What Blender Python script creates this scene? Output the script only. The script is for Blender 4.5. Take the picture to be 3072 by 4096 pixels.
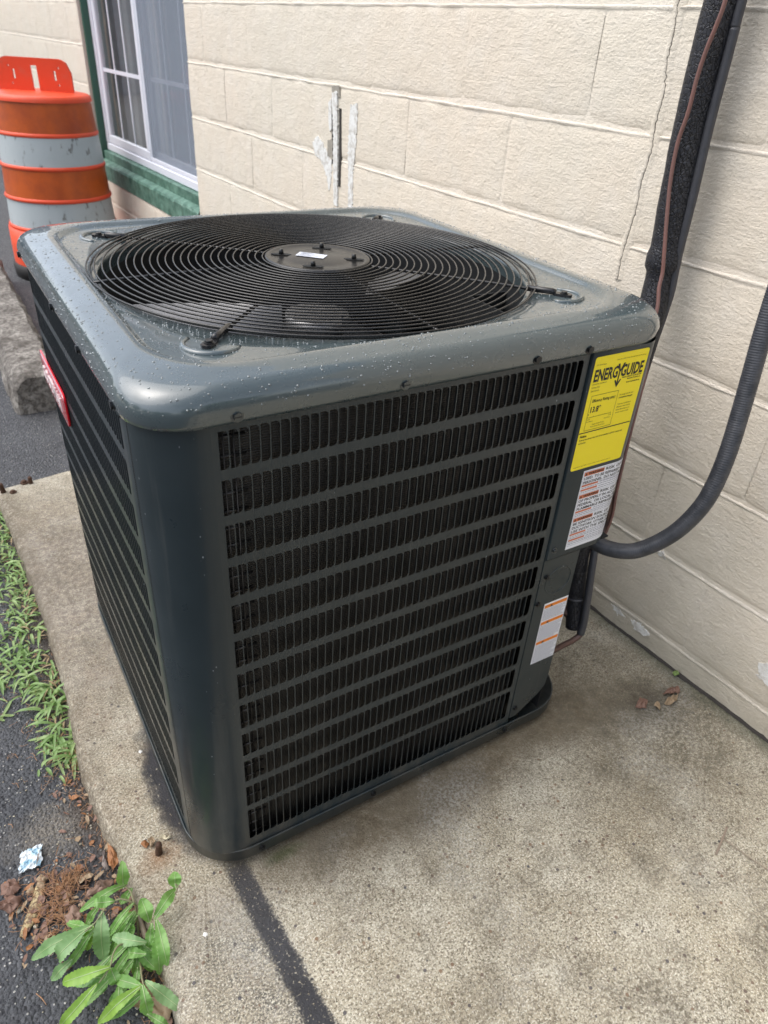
import bpy, math, random
from mathutils import Vector, Matrix, noise
R_ = math.radians
rnd = random.Random(7)
for o in list(bpy.data.objects): bpy.data.objects.remove(o)
scn = bpy.context.scene
# ---------------------------------------------------------------- camera
cam = bpy.data.cameras.new('camera'); camo = bpy.data.objects.new('camera', cam)
scn.collection.objects.link(camo); scn.camera = camo
cam.sensor_fit = 'VERTICAL'; cam.sensor_height = 36; cam.sensor_width = 27
cam.lens = 2858.19/4096*36
cam.clip_start = 0.02; cam.clip_end = 500
_a, _b, _c = -0.5746, 0.9874, 0.0686
camo.matrix_world = Matrix.Translation((-0.1356, -0.6841, 1.2032)) @ (Matrix.Rotation(_a,4,'Z') @ Matrix.Rotation(_b,4,'X') @ Matrix.Rotation(_c,4,'Z'))
cam.dof.use_dof = True; cam.dof.focus_distance = 1.05; cam.dof.aperture_fstop = 8.0
# ---------------------------------------------------------------- world, sun, exposure
w = bpy.data.worlds.new('World'); scn.world = w; w.use_nodes = True
nt = w.node_tree; nt.nodes.clear()
out = nt.nodes.new('ShaderNodeOutputWorld'); bg = nt.nodes.new('ShaderNodeBackground')
sky = nt.nodes.new('ShaderNodeTexSky'); sky.sky_type = 'NISHITA'; sky.sun_disc = False
SUN_EL, SUN_AZ = 58, -62          # azimuth: degrees from +Y towards +X
sky.sun_elevation = R_(SUN_EL); sky.sun_rotation = R_(SUN_AZ); sky.air_density = 1.0; sky.dust_density = 2.5; sky.ozone_density = 1.0
bw = nt.nodes.new('ShaderNodeRGBToBW'); mx = nt.nodes.new('ShaderNodeMix'); mx.data_type = 'RGBA'
mx.inputs[0].default_value = 0.6
nt.links.new(sky.outputs[0], bw.inputs[0]); nt.links.new(sky.outputs[0], mx.inputs[6]); nt.links.new(bw.outputs[0], mx.inputs[7])
tc = nt.nodes.new('ShaderNodeTexCoord'); nz = nt.nodes.new('ShaderNodeTexNoise'); nz.inputs['Scale'].default_value = 2.2; nz.inputs['Detail'].default_value = 5
mp = nt.nodes.new('ShaderNodeMapping'); mp.inputs['Scale'].default_value = (1,1,2.5)
cr = nt.nodes.new('ShaderNodeMapRange'); cr.inputs[1].default_value=.3; cr.inputs[2].default_value=.7; cr.inputs[3].default_value=.75; cr.inputs[4].default_value=1.3
m2 = nt.nodes.new('ShaderNodeMix'); m2.data_type='RGBA'; m2.blend_type='MULTIPLY'; m2.inputs[0].default_value=1
nt.links.new(tc.outputs['Generated'], mp.inputs[0]); nt.links.new(mp.outputs[0], nz.inputs['Vector']); nt.links.new(nz.outputs['Fac'], cr.inputs[0])
nt.links.new(mx.outputs[2], m2.inputs[6]); nt.links.new(cr.outputs[0], m2.inputs[7])
nt.links.new(m2.outputs[2], bg.inputs[0]); bg.inputs[1].default_value = 0.15; nt.links.new(bg.outputs[0], out.inputs[0])
sun = bpy.data.lights.new('sun','SUN'); sun.energy = 0.7; sun.angle = R_(75); sun.color = (1,.96,.9)
suno = bpy.data.objects.new('sun', sun); scn.collection.objects.link(suno)
sd = Vector((math.sin(R_(SUN_AZ))*math.cos(R_(SUN_EL)), math.cos(R_(SUN_AZ))*math.cos(R_(SUN_EL)), math.sin(R_(SUN_EL))))
suno.rotation_euler = sd.to_track_quat('Z','Y').to_euler(); suno.location = (-4,-2,6)
scn.view_settings.view_transform = 'Standard'; scn.view_settings.look = 'None'
scn.view_settings.gamma = 1; scn.view_settings.use_curve_mapping = False
scn.view_settings.exposure = 1.22
scn.render.engine = 'CYCLES'
C = scn.collection
# ---------------------------------------------------------------- helpers
class MB:
    def __init__(s): s.v=[]; s.f=[]; s.m=[]; s.sm=[]
    def add(s, vs, fs, mi=0, smooth=False):
        o=len(s.v); s.v += [tuple(v) for v in vs]
        for f in fs: s.f.append(tuple(i+o for i in f)); s.m.append(mi); s.sm.append(smooth)
        return s
    def box(s, a, b, mi=0):
        x0,y0,z0=a; x1,y1,z1=b
        return s.add([(x0,y0,z0),(x1,y0,z0),(x1,y1,z0),(x0,y1,z0),(x0,y0,z1),(x1,y0,z1),(x1,y1,z1),(x0,y1,z1)],
          [(0,3,2,1),(4,5,6,7),(0,1,5,4),(1,2,6,5),(2,3,7,6),(3,0,4,7)],mi)
    def bbox(s, a, b, r, mi=0):      # chamfered box
        x0,y0,z0=a; x1,y1,z1=b; v=[];ix={}
        for i,x in enumerate((x0,x1)):
            for j,y in enumerate((y0,y1)):
                for k,z in enumerate((z0,z1)):
                    sx=r if i==0 else -r; sy=r if j==0 else -r; sz=r if k==0 else -r
                    for ax,p in enumerate(((x,y+sy,z+sz),(x+sx,y,z+sz),(x+sx,y+sy,z))): ix[i,j,k,ax]=len(v); v.append(p)
        f=[]
        f+=[[ix[0,0,0,0],ix[0,0,1,0],ix[0,1,1,0],ix[0,1,0,0]],[ix[1,0,0,0],ix[1,1,0,0],ix[1,1,1,0],ix[1,0,1,0]]]
        f+=[[ix[0,0,0,1],ix[1,0,0,1],ix[1,0,1,1],ix[0,0,1,1]],[ix[0,1,0,1],ix[0,1,1,1],ix[1,1,1,1],ix[1,1,0,1]]]
        f+=[[ix[0,0,0,2],ix[0,1,0,2],ix[1,1,0,2],ix[1,0,0,2]],[ix[0,0,1,2],ix[1,0,1,2],ix[1,1,1,2],ix[0,1,1,2]]]
        for k in (0,1):
            for j in (0,1): q=[ix[0,j,k,1],ix[1,j,k,1],ix[1,j,k,2],ix[0,j,k,2]]; f.append(q if j!=k else q[::-1])
            for i in (0,1): q=[ix[i,0,k,0],ix[i,0,k,2],ix[i,1,k,2],ix[i,1,k,0]]; f.append(q if i==k else q[::-1])
        for i in (0,1):
            for j in (0,1): q=[ix[i,j,0,0],ix[i,j,1,0],ix[i,j,1,1],ix[i,j,0,1]]; f.append(q if i==j else q[::-1])
        for i in (0,1):
            for j in (0,1):
                for k in (0,1): f.append([ix[i,j,k,a] for a in (0,1,2)])
        return s.add(v,f,mi)
    def rings(s, rs, closed=True, mi=0, smooth=True, cap0=False, cap1=False):
        n=len(rs[0]); vs=[p for r in rs for p in r]; fs=[]
        for i in range(len(rs)-1):
            for j in range(n if closed else n-1):
                k=(j+1)%n; fs.append((i*n+j,i*n+k,(i+1)*n+k,(i+1)*n+j))
        if cap0: fs.append(tuple(range(n))[::-1])
        if cap1: fs.append(tuple((len(rs)-1)*n+j for j in range(n)))
        return s.add(vs,fs,mi,smooth)
    def tube(s, pts, r, n=8, mi=0, closed=False, caps=True, smooth=True):
        P=[Vector(p) for p in pts]; m=len(P); rs=[]
        up=Vector((0.013,0.021,1))
        prev=None
        for i in range(m):
            if closed: t=P[(i+1)%m]-P[i-1]
            else: t=P[min(i+1,m-1)]-P[max(i-1,0)]
            t.normalize()
            if prev is None:
                a=t.cross(up)
                if a.length<1e-3: a=t.cross(Vector((1,0,0)))
            else: a=prev-t*prev.dot(t)
            a.normalize(); prev=a; b=t.cross(a)
            rr=r[i] if isinstance(r,(list,tuple)) else r
            rs.append([P[i]+a*rr*math.cos(2*math.pi*j/n)+b*rr*math.sin(2*math.pi*j/n) for j in range(n)])
        if closed: rs.append(rs[0])
        return s.rings(rs,True,mi,smooth,caps and not closed,caps and not closed)
    def cyl(s, p, r, h, n=16, mi=0, axis='Z', r2=None, smooth=True):
        r2=r if r2 is None else r2; p=Vector(p)
        def pt(a,rr,hh):
            c,q=rr*math.cos(a),rr*math.sin(a)
            return p+Vector({'Z':(c,q,hh),'Y':(q,hh,c),'X':(hh,c,q)}[axis])
        A=[2*math.pi*i/n for i in range(n)]
        s.rings([[pt(a,r,0) for a in A],[pt(a,r2,h) for a in A]],True,mi,smooth,False,False)
        o=len(s.v)-2*n
        s.f.append(tuple(o+j for j in range(n))[::-1]); s.m.append(mi); s.sm.append(False)
        s.f.append(tuple(o+n+j for j in range(n))); s.m.append(mi); s.sm.append(False)
        return s
    def mesh(s, name, mats):
        me=bpy.data.meshes.new(name); me.from_pydata(s.v,[],s.f)
        for m in (mats if isinstance(mats,(list,tuple)) else [mats]): me.materials.append(m)
        me.polygons.foreach_set('material_index',s.m); me.polygons.foreach_set('use_smooth',s.sm); me.update()
        return me
    def build(s, name, mats, parent=None, fix=True):
        me=s.mesh(name,mats)
        if fix:
            import bmesh
            bm=bmesh.new(); bm.from_mesh(me); bmesh.ops.recalc_face_normals(bm,faces=bm.faces); bm.to_mesh(me); bm.free()
        return link(name,me,parent)
def link(name, me, parent=None):
    o=bpy.data.objects.new(name,me); C.objects.link(o)
    if parent is not None:
        o.parent=parent; o.matrix_parent_inverse=wm(parent).inverted()
    return o
def wm(o):
    m=o.matrix_basis.copy()
    if o.parent: m = wm(o.parent) @ o.matrix_parent_inverse @ m
    return m
def tag(o,label,cat,group=None,kind=None):
    o['label']=label; o['category']=cat
    if group: o['group']=group
    if kind: o['kind']=kind
    return o
def empty(name,loc,label,cat,rotz=0,group=None):
    o=bpy.data.objects.new(name,None); C.objects.link(o); o.location=loc; o.rotation_euler=(0,0,rotz); o.empty_display_size=.05
    return tag(o,label,cat,group)
def struct(o): o['kind']='structure'; return o
def stuff(o): o['kind']='stuff'; return o
# ---------------------------------------------------------------- materials
class M:
    def __init__(s,name,rough=.6,col=(.5,.5,.5),metal=0,spec=.5,coat=0,coatr=.1):
        s.m=bpy.data.materials.new(name); s.m.use_nodes=True; s.nt=s.m.node_tree
        s.b=s.nt.nodes['Principled BSDF']; s.b.inputs['Base Color'].default_value=(*col,1)
        s.b.inputs['Roughness'].default_value=rough; s.b.inputs['Metallic'].default_value=metal
        s.b.inputs['Specular IOR Level'].default_value=spec
        s.b.inputs['Coat Weight'].default_value=coat; s.b.inputs['Coat Roughness'].default_value=coatr
        s._c=None
    def n(s,t,**k):
        x=s.nt.nodes.new('ShaderNode'+t)
        for a,v in k.items(): setattr(x,a,v)
        return x
    def l(s,a,b): s.nt.links.new(a,b)
    def co(s,scale=(1,1,1),kind='Object',rot=(0,0,0)):
        t=s.n('TexCoord'); mpn=s.n('Mapping'); mpn.inputs['Scale'].default_value=scale; mpn.inputs['Rotation'].default_value=rot
        if kind=='World':
            g=s.n('NewGeometry'); s.l(g.outputs['Position'],mpn.inputs[0])
        else: s.l(t.outputs[kind],mpn.inputs[0])
        return mpn.outputs[0]
    def noise(s,scale,detail=4,rough=.55,vec=None,dist=0):
        x=s.n('TexNoise'); x.inputs['Scale'].default_value=scale; x.inputs['Detail'].default_value=detail; x.inputs['Roughness'].default_value=rough; x.inputs['Distortion'].default_value=dist
        s.l(vec or s.co(kind='World'),x.inputs['Vector']); return x.outputs['Fac']
    def vor(s,scale,vec=None,feature='F1',out='Distance',rand=1):
        x=s.n('TexVoronoi',feature=feature); x.inputs['Scale'].default_value=scale; x.inputs['Randomness'].default_value=rand
        s.l(vec or s.co(kind='World'),x.inputs['Vector']); return x.outputs[out]
    def ramp(s,f,stops,interp='LINEAR'):
        x=s.n('ValToRGB'); e=x.color_ramp.elements; x.color_ramp.interpolation=interp
        while len(e)<len(stops): e.new(.5)
        for i,(p,c) in enumerate(stops):
            e[i].position=p; e[i].color=(*c,1) if isinstance(c,(tuple,list)) else (c,c,c,1)
        s.l(f,x.inputs[0]); return x.outputs[0]
    def mix(s,f,a,b,bt='MIX'):
        x=s.n('Mix',data_type='RGBA',blend_type=bt)
        for sock,v in ((0,f),(6,a),(7,b)):
            if isinstance(v,bpy.types.NodeSocket): s.l(v,x.inputs[sock])
            elif sock==0: x.inputs[0].default_value=v
            else: x.inputs[sock].default_value=(*v,1) if isinstance(v,(tuple,list)) else (v,v,v,1)
        return x.outputs[2]
    def math(s,op,a,b=0,c=None,clamp=False):
        x=s.n('Math',operation=op,use_clamp=clamp)
        for i,v in enumerate((a,b,c)):
            if v is None: continue
            if isinstance(v,bpy.types.NodeSocket): s.l(v,x.inputs[i])
            else: x.inputs[i].default_value=v
        return x.outputs[0]
    def sep(s,vec=None):
        x=s.n('SeparateXYZ'); s.l(vec or s.co(kind='World'),x.inputs[0]); return x.outputs
    def color(s,c): s.l(c,s.b.inputs['Base Color']); return s
    def rough(s,c): s.l(c,s.b.inputs['Roughness']); return s
    def bump(s,h,strength=.5,dist=.01):
        x=s.n('Bump'); x.inputs['Strength'].default_value=strength; x.inputs['Distance'].default_value=dist
        s.l(h,x.inputs['Height'])
        if s._c is not None: s.l(s._c,x.inputs['Normal'])
        s._c=x.outputs[0]; s.l(s._c,s.b.inputs['Normal']); return s
# wall paint
def wallmat(name,c1,c2,c3):
    m=M(name,rough=.62)
    big=m.noise(1.6,4); fine=m.noise(14,5)
    col=m.mix(m.ramp(big,[(.35,0),(.68,1)]),c1,c2)
    col=m.mix(m.math('MULTIPLY',m.ramp(fine,[(.45,0),(.75,1)]),.5),col,c3)
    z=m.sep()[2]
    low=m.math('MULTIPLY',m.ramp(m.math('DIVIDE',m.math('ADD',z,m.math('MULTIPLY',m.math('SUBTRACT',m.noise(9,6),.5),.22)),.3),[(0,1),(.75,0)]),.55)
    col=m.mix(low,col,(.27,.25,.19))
    spk=m.ramp(m.vor(70),[(.035,1),(.06,0)])
    col=m.mix(m.math('MULTIPLY',spk,m.ramp(m.noise(6,3),[(.6,0),(.7,.4)])),col,(.2,.18,.14))
    m.color(col)
    brush=m.noise(95,5,.7,m.co((1,.30,1.3),'World',(.12,0,0)),.8)
    pit=m.noise(210,4,.6)
    lump=m.noise(24,4)
    stip=m.noise(150,3,.6,m.co((1,1,1.25),'World'),.3); m.bump(lump,.5,.008); m.bump(brush,.7,.0030); m.bump(stip,.7,.0024); m.bump(pit,.5,.0012)
    drip=m.ramp(m.vor(38),[(.0,1),(.1,0)]); m.bump(drip,.35,.002)
    return m.m
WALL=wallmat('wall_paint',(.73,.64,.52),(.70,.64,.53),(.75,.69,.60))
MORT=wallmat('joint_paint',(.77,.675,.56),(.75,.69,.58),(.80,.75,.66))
PEEL=M('white_old_paint',rough=.6); PEEL.color(PEEL.mix(PEEL.ramp(PEEL.noise(60,5,.7),[(.35,0),(.55,1)]),(.50,.47,.42),(.78,.78,.75))); PEEL.bump(PEEL.noise(90,5),.6,.002); PEEL=PEEL.m
CRK=M('crack_dark',rough=.9,col=(.035,.03,.026)).m
GREYSM=M('grey_smear',rough=.8); GREYSM.color(GREYSM.mix(GREYSM.noise(80,4),(.19,.18,.15),(.42,.38,.32))); GREYSM=GREYSM.m
# unit paint
def paint(name,c=(.017,.026,.030),rough=.30,peel=True):
    m=M(name,rough=rough,col=c,spec=.42,coat=.12,coatr=.09)
    n1=m.noise(7,5,.6)
    col=m.mix(m.ramp(n1,[(.4,0),(.75,1)]),c,tuple(x*1.25+.003 for x in c))
    st=m.noise(1,4,.6,m.co((38,38,2.0),'World'))
    col=m.mix(m.math('MULTIPLY',m.ramp(st,[(.58,0),(.78,1)]),.25),col,(.13,.13,.12))
    z=m.sep()[2]
    low=m.math('MULTIPLY',m.ramp(m.math('MULTIPLY',z,3.2),[(.05,1),(.85,0)]),m.ramp(m.noise(1,5,.7,m.co((22,22,7),'World')),[(.42,0),(.72,1)]))
    col=m.mix(m.math('MULTIPLY',low,.5),col,(.14,.125,.10))
    dr=m.math('MULTIPLY',m.ramp(m.vor(1,m.co((150,150,85),'World')),[(.10,1),(.16,0)]),m.ramp(m.noise(1,3,.6,m.co((85,85,3),'World')),[(.62,0),(.66,1)]))
    col=m.mix(m.math('MULTIPLY',dr,.55),col,(.42,.45,.47))
    haze_=m.ramp(m.noise(2.6,4),[(.45,0),(.7,.35)]); col=m.mix(haze_,col,(.034,.042,.044))
    m.color(col); m.rough(m.ramp(m.noise(11,5),[(.3,rough*.8),(.8,rough*1.6)]))
    if peel: m.bump(m.noise(160,3),.06,.0006); m.bump(m.noise(5,2),.10,.004)
    return m.m
PAINT=paint('cabinet_paint'); 
def capmat():
    m=M('cap_paint',rough=.3,col=(.05,.06,.06),spec=1.0,coat=1.0,coatr=.06)
    n1=m.noise(9,4)
    m.color(m.mix(n1,(.047,.068,.074),(.062,.086,.091)))
    m.rough(m.ramp(m.noise(26,6,.7),[(.35,.22),(.7,.40)]))
    m.b.inputs['IOR'].default_value=1.6; m.b.inputs['Specular IOR Level'].default_value=.5
    m.bump(m.noise(4,2),.12,.004); m.bump(m.noise(260,2),.05,.0005)
    return m.m
CAPM=capmat()
INNER=M('inside_black',rough=.75,col=(.008,.009,.010)).m
BLADE_SHADED=paint('louver_shaded_paint',(.018,.023,.026),.4,False)  # cabinet paint darkened for the blades, putting the slot shade into their colour
def coilmat():
    m=M('coil_fins',rough=.35,spec=.6)
    z=m.sep(m.co(kind='World'))
    fin=m.math('SINE',m.math('MULTIPLY',z[2],2*math.pi/.0034))
    tub=m.math('SINE',m.math('MULTIPLY',z[2],2*math.pi/.0254))
    nn=m.noise(30,4,.6,m.co((1,1,.4),'World'))
    f=m.math('ADD',m.math('MULTIPLY',fin,.5),.5)
    col=m.mix(m.math('MULTIPLY',f,m.ramp(nn,[(.35,.25),(.75,1)])),(.006,.0055,.005),(.065,.055,.046))
    col=m.mix(m.math('MULTIPLY',m.ramp(tub,[(.8,0),(1,1)]),.35),col,(.004,.004,.004))
    m.color(col); m.bump(f,.5,.001); m.b.inputs['Metallic'].default_value=.1
    return m.m
COIL=coilmat()
TUBE=M('coil_tube_metal',rough=.35,col=(.12,.11,.10),metal=.8).m
def grillem():
    m=M('grille_black',rough=.3,col=(.010,.0098,.0095),spec=.6)
    m.rough(m.ramp(m.noise(300,3),[(.4,.22),(.7,.42)])); return m.m
GRILL=grillem()
HUBM=M('hub_plate',rough=.3,spec=.6); HUBM.color(HUBM.mix(HUBM.ramp(HUBM.vor(170),[(.16,0),(.26,1)]),(.062,.056,.048),(.010,.010,.010))); HUBM.bump(HUBM.noise(200,3),.1,.001); HUBM=HUBM.m
BLKPL=M('black_coated_steel',rough=.2,col=(.012,.012,.013)).m
def alu():
    m=M('fan_aluminium',rough=.42,col=(.5,.5,.51),metal=.75)
    m.color(m.mix(m.noise(25,5),(.26,.26,.27),(.42,.41,.39))); return m.m
ALU=alu()
STEEL=M('screw_steel',rough=.3,col=(.10,.11,.115),metal=.8).m
SCRB=M('screw_black',rough=.3,col=(.014,.015,.016),metal=.3).m
WATER=M('water_drops',rough=.04,col=(.12,.145,.15),spec=1.0,coat=1,coatr=.02).m
YEL=M('yellow_label',rough=.35,col=(.90,.74,.0)).m
WHT=M('white_label',rough=.35,col=(.80,.81,.86)).m
INK=M('black_ink',rough=.5,col=(.008,.008,.006)).m
ORG1=M('rust_orange_print',rough=.4,col=(.62,.17,.07)).m
ORG2=M('orange_print',rough=.4,col=(.78,.22,.01)).m
GREYP=M('grey_print',rough=.4,col=(.26,.27,.33)).m
RED=M('badge_red',rough=.15,col=(.62,.008,.02),coat=.6,coatr=.05).m
CHR=M('badge_silver',rough=.22,col=(.62,.62,.66),metal=.85).m
BWHT=M('badge_white',rough=.3,col=(.78,.74,.74)).m
# concrete
def concrete(name,pad=False,tone=1.0):
    m=M(name,rough=.85,spec=.3)
    grain=m.noise(250,3,.65); g2=m.vor(260,out='Color'); bigg=m.noise(4.5,6,.62); mid=m.noise(30,5,.65)
    T=lambda c: tuple(x*tone for x in c)
    base=m.mix(m.ramp(bigg,[(.36,0),(.66,1)]),T((.455,.40,.295)),T((.525,.495,.41)))
    base=m.mix(m.math('MULTIPLY',m.ramp(mid,[(.38,1),(.60,0)]),.38),base,T((.30,.26,.195)))
    amt=m.ramp(m.noise(11,5,.6),[(.3,.55),(.7,1)])
    sp=m.math('MULTIPLY',m.ramp(grain,[(.40,1),(.50,0)]),amt)
    base=m.mix(m.math('MULTIPLY',sp,.95),base,(.12,.10,.07))
    crs=m.math('MULTIPLY',m.ramp(m.noise(120,4,.7),[(.40,1),(.50,0)]),m.ramp(m.noise(6,4),[(.35,.25),(.6,.8)]))
    base=m.mix(crs,base,(.17,.145,.105))
    li=m.ramp(m.noise(310,2,.5),[(.54,0),(.64,1)])
    base=m.mix(m.math('MULTIPLY',li,.7),base,(.76,.73,.63))
    # aggregate grains of different tone
    gx=m.n('SeparateColor'); m.l(g2,gx.inputs[0])
    dist=m.vor(95); gsel=m.vor(95,out='Color'); gs=m.n('SeparateColor'); m.l(gsel,gs.inputs[0])
    stone=m.math('MULTIPLY',m.ramp(dist,[(.24,1),(.30,0)]),m.ramp(gs.outputs[0],[(.87,0),(.88,1)]))
    scol=m.mix(gs.outputs[1],(.10,.10,.11),(.26,.17,.11))
    base=m.mix(stone,base,scol)
    pit=m.math('MULTIPLY',m.ramp(m.vor(150),[(.1,1),(.2,0)]),m.ramp(m.noise(40,3),[(.5,0),(.62,1)]))
    base=m.mix(pit,base,(.09,.075,.055))
    h=m.math('SUBTRACT',m.math('ADD',grain,m.math('MULTIPLY',mid,.7)),m.math('MULTIPLY',pit,.8))
    if pad:
        X,Y,Z=m.sep()[0:3]
        def sub(a,b): return m.math('SUBTRACT',a,b)
        warp=m.math('MULTIPLY',sub(m.noise(26,5,.65),.5),.055)
        fw=m.math('MULTIPLY',sub(m.noise(240,3,.6),.5),.03)
        def blob(cx,cy,rx,ry,soft=.5,ang=0.):
            ca,sa=math.cos(ang),math.sin(ang)
            dx=m.math('ADD',sub(X,cx),warp); dy=m.math('ADD',sub(Y,cy),fw)
            u=m.math('ADD',m.math('MULTIPLY',dx,ca/rx),m.math('MULTIPLY',dy,sa/rx)); v=sub(m.math('MULTIPLY',dy,ca/ry),m.math('MULTIPLY',dx,sa/ry))
            d=m.math('SQRT',m.math('ADD',m.math('MULTIPLY',u,u),m.math('MULTIPLY',v,v)))
            return m.ramp(d,[(max(0,1-soft)*.5,1),(.5+soft*.25,0)]) if False else m.ramp(m.math('MULTIPLY',d,.5),[(max(0,.5-soft*.5),1),(min(1,.5+soft*.25),0)])
        # tar band left on the pad, running from under the cabinet towards the near left
        bx=m.math('ADD',m.math('MULTIPLY',Y,-.075),.058)
        bd=m.math('ABSOLUTE',m.math('ADD',sub(X,bx),m.math('ADD',m.math('MULTIPLY',fw,.7),m.math('MULTIPLY',warp,.22))))
        fade=m.math('MULTIPLY',m.ramp(Y,[(0,1),(.03,1)]) ,1)
        band=m.math('MULTIPLY',m.ramp(m.math('MULTIPLY',bd,20),[(.26,1),(.44,0)]),m.ramp(m.math('ADD',m.math('MULTIPLY',Y,-8),m.math('MULTIPLY',warp,6)),[(-.0,.75),(.2,1)]))
        hole=m.math('MULTIPLY',m.ramp(m.noise(190,3,.6),[(.58,1),(.66,.1)]),m.ramp(m.math('ADD',m.math('MULTIPLY',Y,10),.5),[(.5,1),(.8,0)]))
        left=m.math('MULTIPLY',m.ramp(m.math('ADD',m.math('MULTIPLY',sub(bx,X),6),m.math('MULTIPLY',warp,5)),[(.0,1),(.5,.9),(1,.35)]),m.ramp(m.math('ADD',m.math('MULTIPLY',sub(X,bx),30),.5),[(.3,1),(.5,0)]))
        left=m.math('MULTIPLY',left,m.ramp(m.math('MULTIPLY',Y,-8),[(.1,0),(.9,1)]))
        grit=m.math('MULTIPLY',left,m.math('MULTIPLY',m.ramp(m.noise(260,4,.75),[(.47,1),(.54,.12)]),m.ramp(m.noise(24,5,.7),[(.36,1),(.64,.45)])))
        grit=m.math('MULTIPLY',grit,.95); tar=m.math('MULTIPLY',band,hole); base=m.mix(grit,base,(.048,.045,.044))
        # tar patch under left side
        pl=m.math('MULTIPLY',blob(.012,.22,.044,.16,.35),m.ramp(m.noise(120,3,.6),[(.6,1),(.7,.2)]))
        tar=m.math('MAXIMUM',tar,pl)
        base=m.mix(tar,base,(.032,.033,.038))
        # damp brown stain and the cabinet's soft shadow, painted along the base front
        wet_shade=m.math('MAXIMUM',blob(.42,.0,.36,.105,.35,.03),blob(.78,.0,.22,.09,.5,-.2))
        base=m.mix(m.math('MULTIPLY',wet_shade,m.ramp(m.noise(60,4,.6),[(.35,.95),(.65,.7)])),base,(.12,.092,.056))
        # mildew, soot and leaf stains
        mil=m.math('MULTIPLY',m.ramp(m.noise(7,5,.65),[(.5,0),(.66,1)]),m.ramp(m.noise(140,3,.6),[(.42,1),(.58,.25)]))
        mil=m.math('MULTIPLY',mil,m.ramp(m.math('MULTIPLY',m.math('ADD',X,.2),1.0),[(.2,.45),(.95,1)]))
        base=m.mix(m.math('MULTIPLY',mil,.85),base,(.13,.115,.09))
        leaf=blob(1.0,-.075,.1,.06,.8); base=m.mix(m.math('MULTIPLY',leaf,m.ramp(m.noise(45,5,.7),[(.42,1),(.66,.25)])),base,(.050,.038,.028))
        brown=m.math('MULTIPLY',blob(-.06,.32,.10,.9,.8),m.ramp(m.noise(12,4),[(.4,.0),(.7,.35)])); base=m.mix(brown,base,(.24,.15,.09))
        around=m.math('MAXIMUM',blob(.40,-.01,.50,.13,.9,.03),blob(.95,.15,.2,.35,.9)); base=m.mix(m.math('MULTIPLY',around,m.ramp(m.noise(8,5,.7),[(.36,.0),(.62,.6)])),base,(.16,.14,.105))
        back=m.math('MULTIPLY',blob(-.03,.95,.2,.52,.6),m.ramp(m.noise(70,5,.7),[(.38,.95),(.6,.35)])); base=m.mix(back,base,(.17,.145,.125))
        wz=m.math('MULTIPLY',blob(1.0,-.13,.30,.22,.9),m.ramp(m.noise(110,5,.7),[(.42,.95),(.58,.2)])); base=m.mix(wz,base,(.13,.115,.085))
        ed=m.math('MULTIPLY',m.ramp(m.math('MULTIPLY',m.math('ADD',m.math('ADD',X,.14),m.math('MULTIPLY',warp,.7)),10),[(.15,1),(.55,0)]),m.ramp(m.noise(90,5,.7),[(.4,.9),(.6,.2)])); base=m.mix(ed,base,(.15,.125,.095))
        rust=blob(-.05,.085,.03,.022,.9); base=m.mix(m.math('MULTIPLY',rust,.5),base,(.33,.15,.06))
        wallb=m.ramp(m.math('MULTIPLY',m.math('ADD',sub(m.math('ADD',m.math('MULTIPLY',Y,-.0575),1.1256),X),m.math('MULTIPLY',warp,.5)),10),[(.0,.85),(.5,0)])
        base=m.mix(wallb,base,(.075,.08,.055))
        green=blob(.14,-.012,.03,.012,.8); base=m.mix(m.math('MULTIPLY',green,.6),base,(.05,.08,.02))
        eff=m.math('MULTIPLY',m.math('MULTIPLY',m.ramp(m.noise(3.2,6,.65),[(.54,0),(.68,1)]),m.ramp(m.noise(170,4,.65),[(.44,.1),(.56,1)])),.35); base=m.mix(eff,base,(.60,.60,.57))
        h=m.math('SUBTRACT',h,m.math('MULTIPLY',tar,.4))
        base=m.mix(m.math('MULTIPLY',tar,.85),base,(.045,.045,.050))
        m.rough(m.mix(wet_shade,.85,.5))
    base=m.mix(1.0,base,m.ramp(m.noise(2.3,5,.6),[(.32,(.80,.79,.77)),(.66,(1.10,1.10,1.09))]),'MULTIPLY')
    base=m.mix(1.0,base,m.ramp(m.noise(17,5,.65),[(.34,(.84,.83,.81)),(.62,(1.06,1.06,1.06))]),'MULTIPLY')
    m.color(base)
    m.bump(m.noise(9,4),.25,.02); m.bump(h,.9,.0028)
    return m.m
PAD=concrete('pad_concrete',True); CONC=concrete('block_concrete',False,.6)
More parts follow.
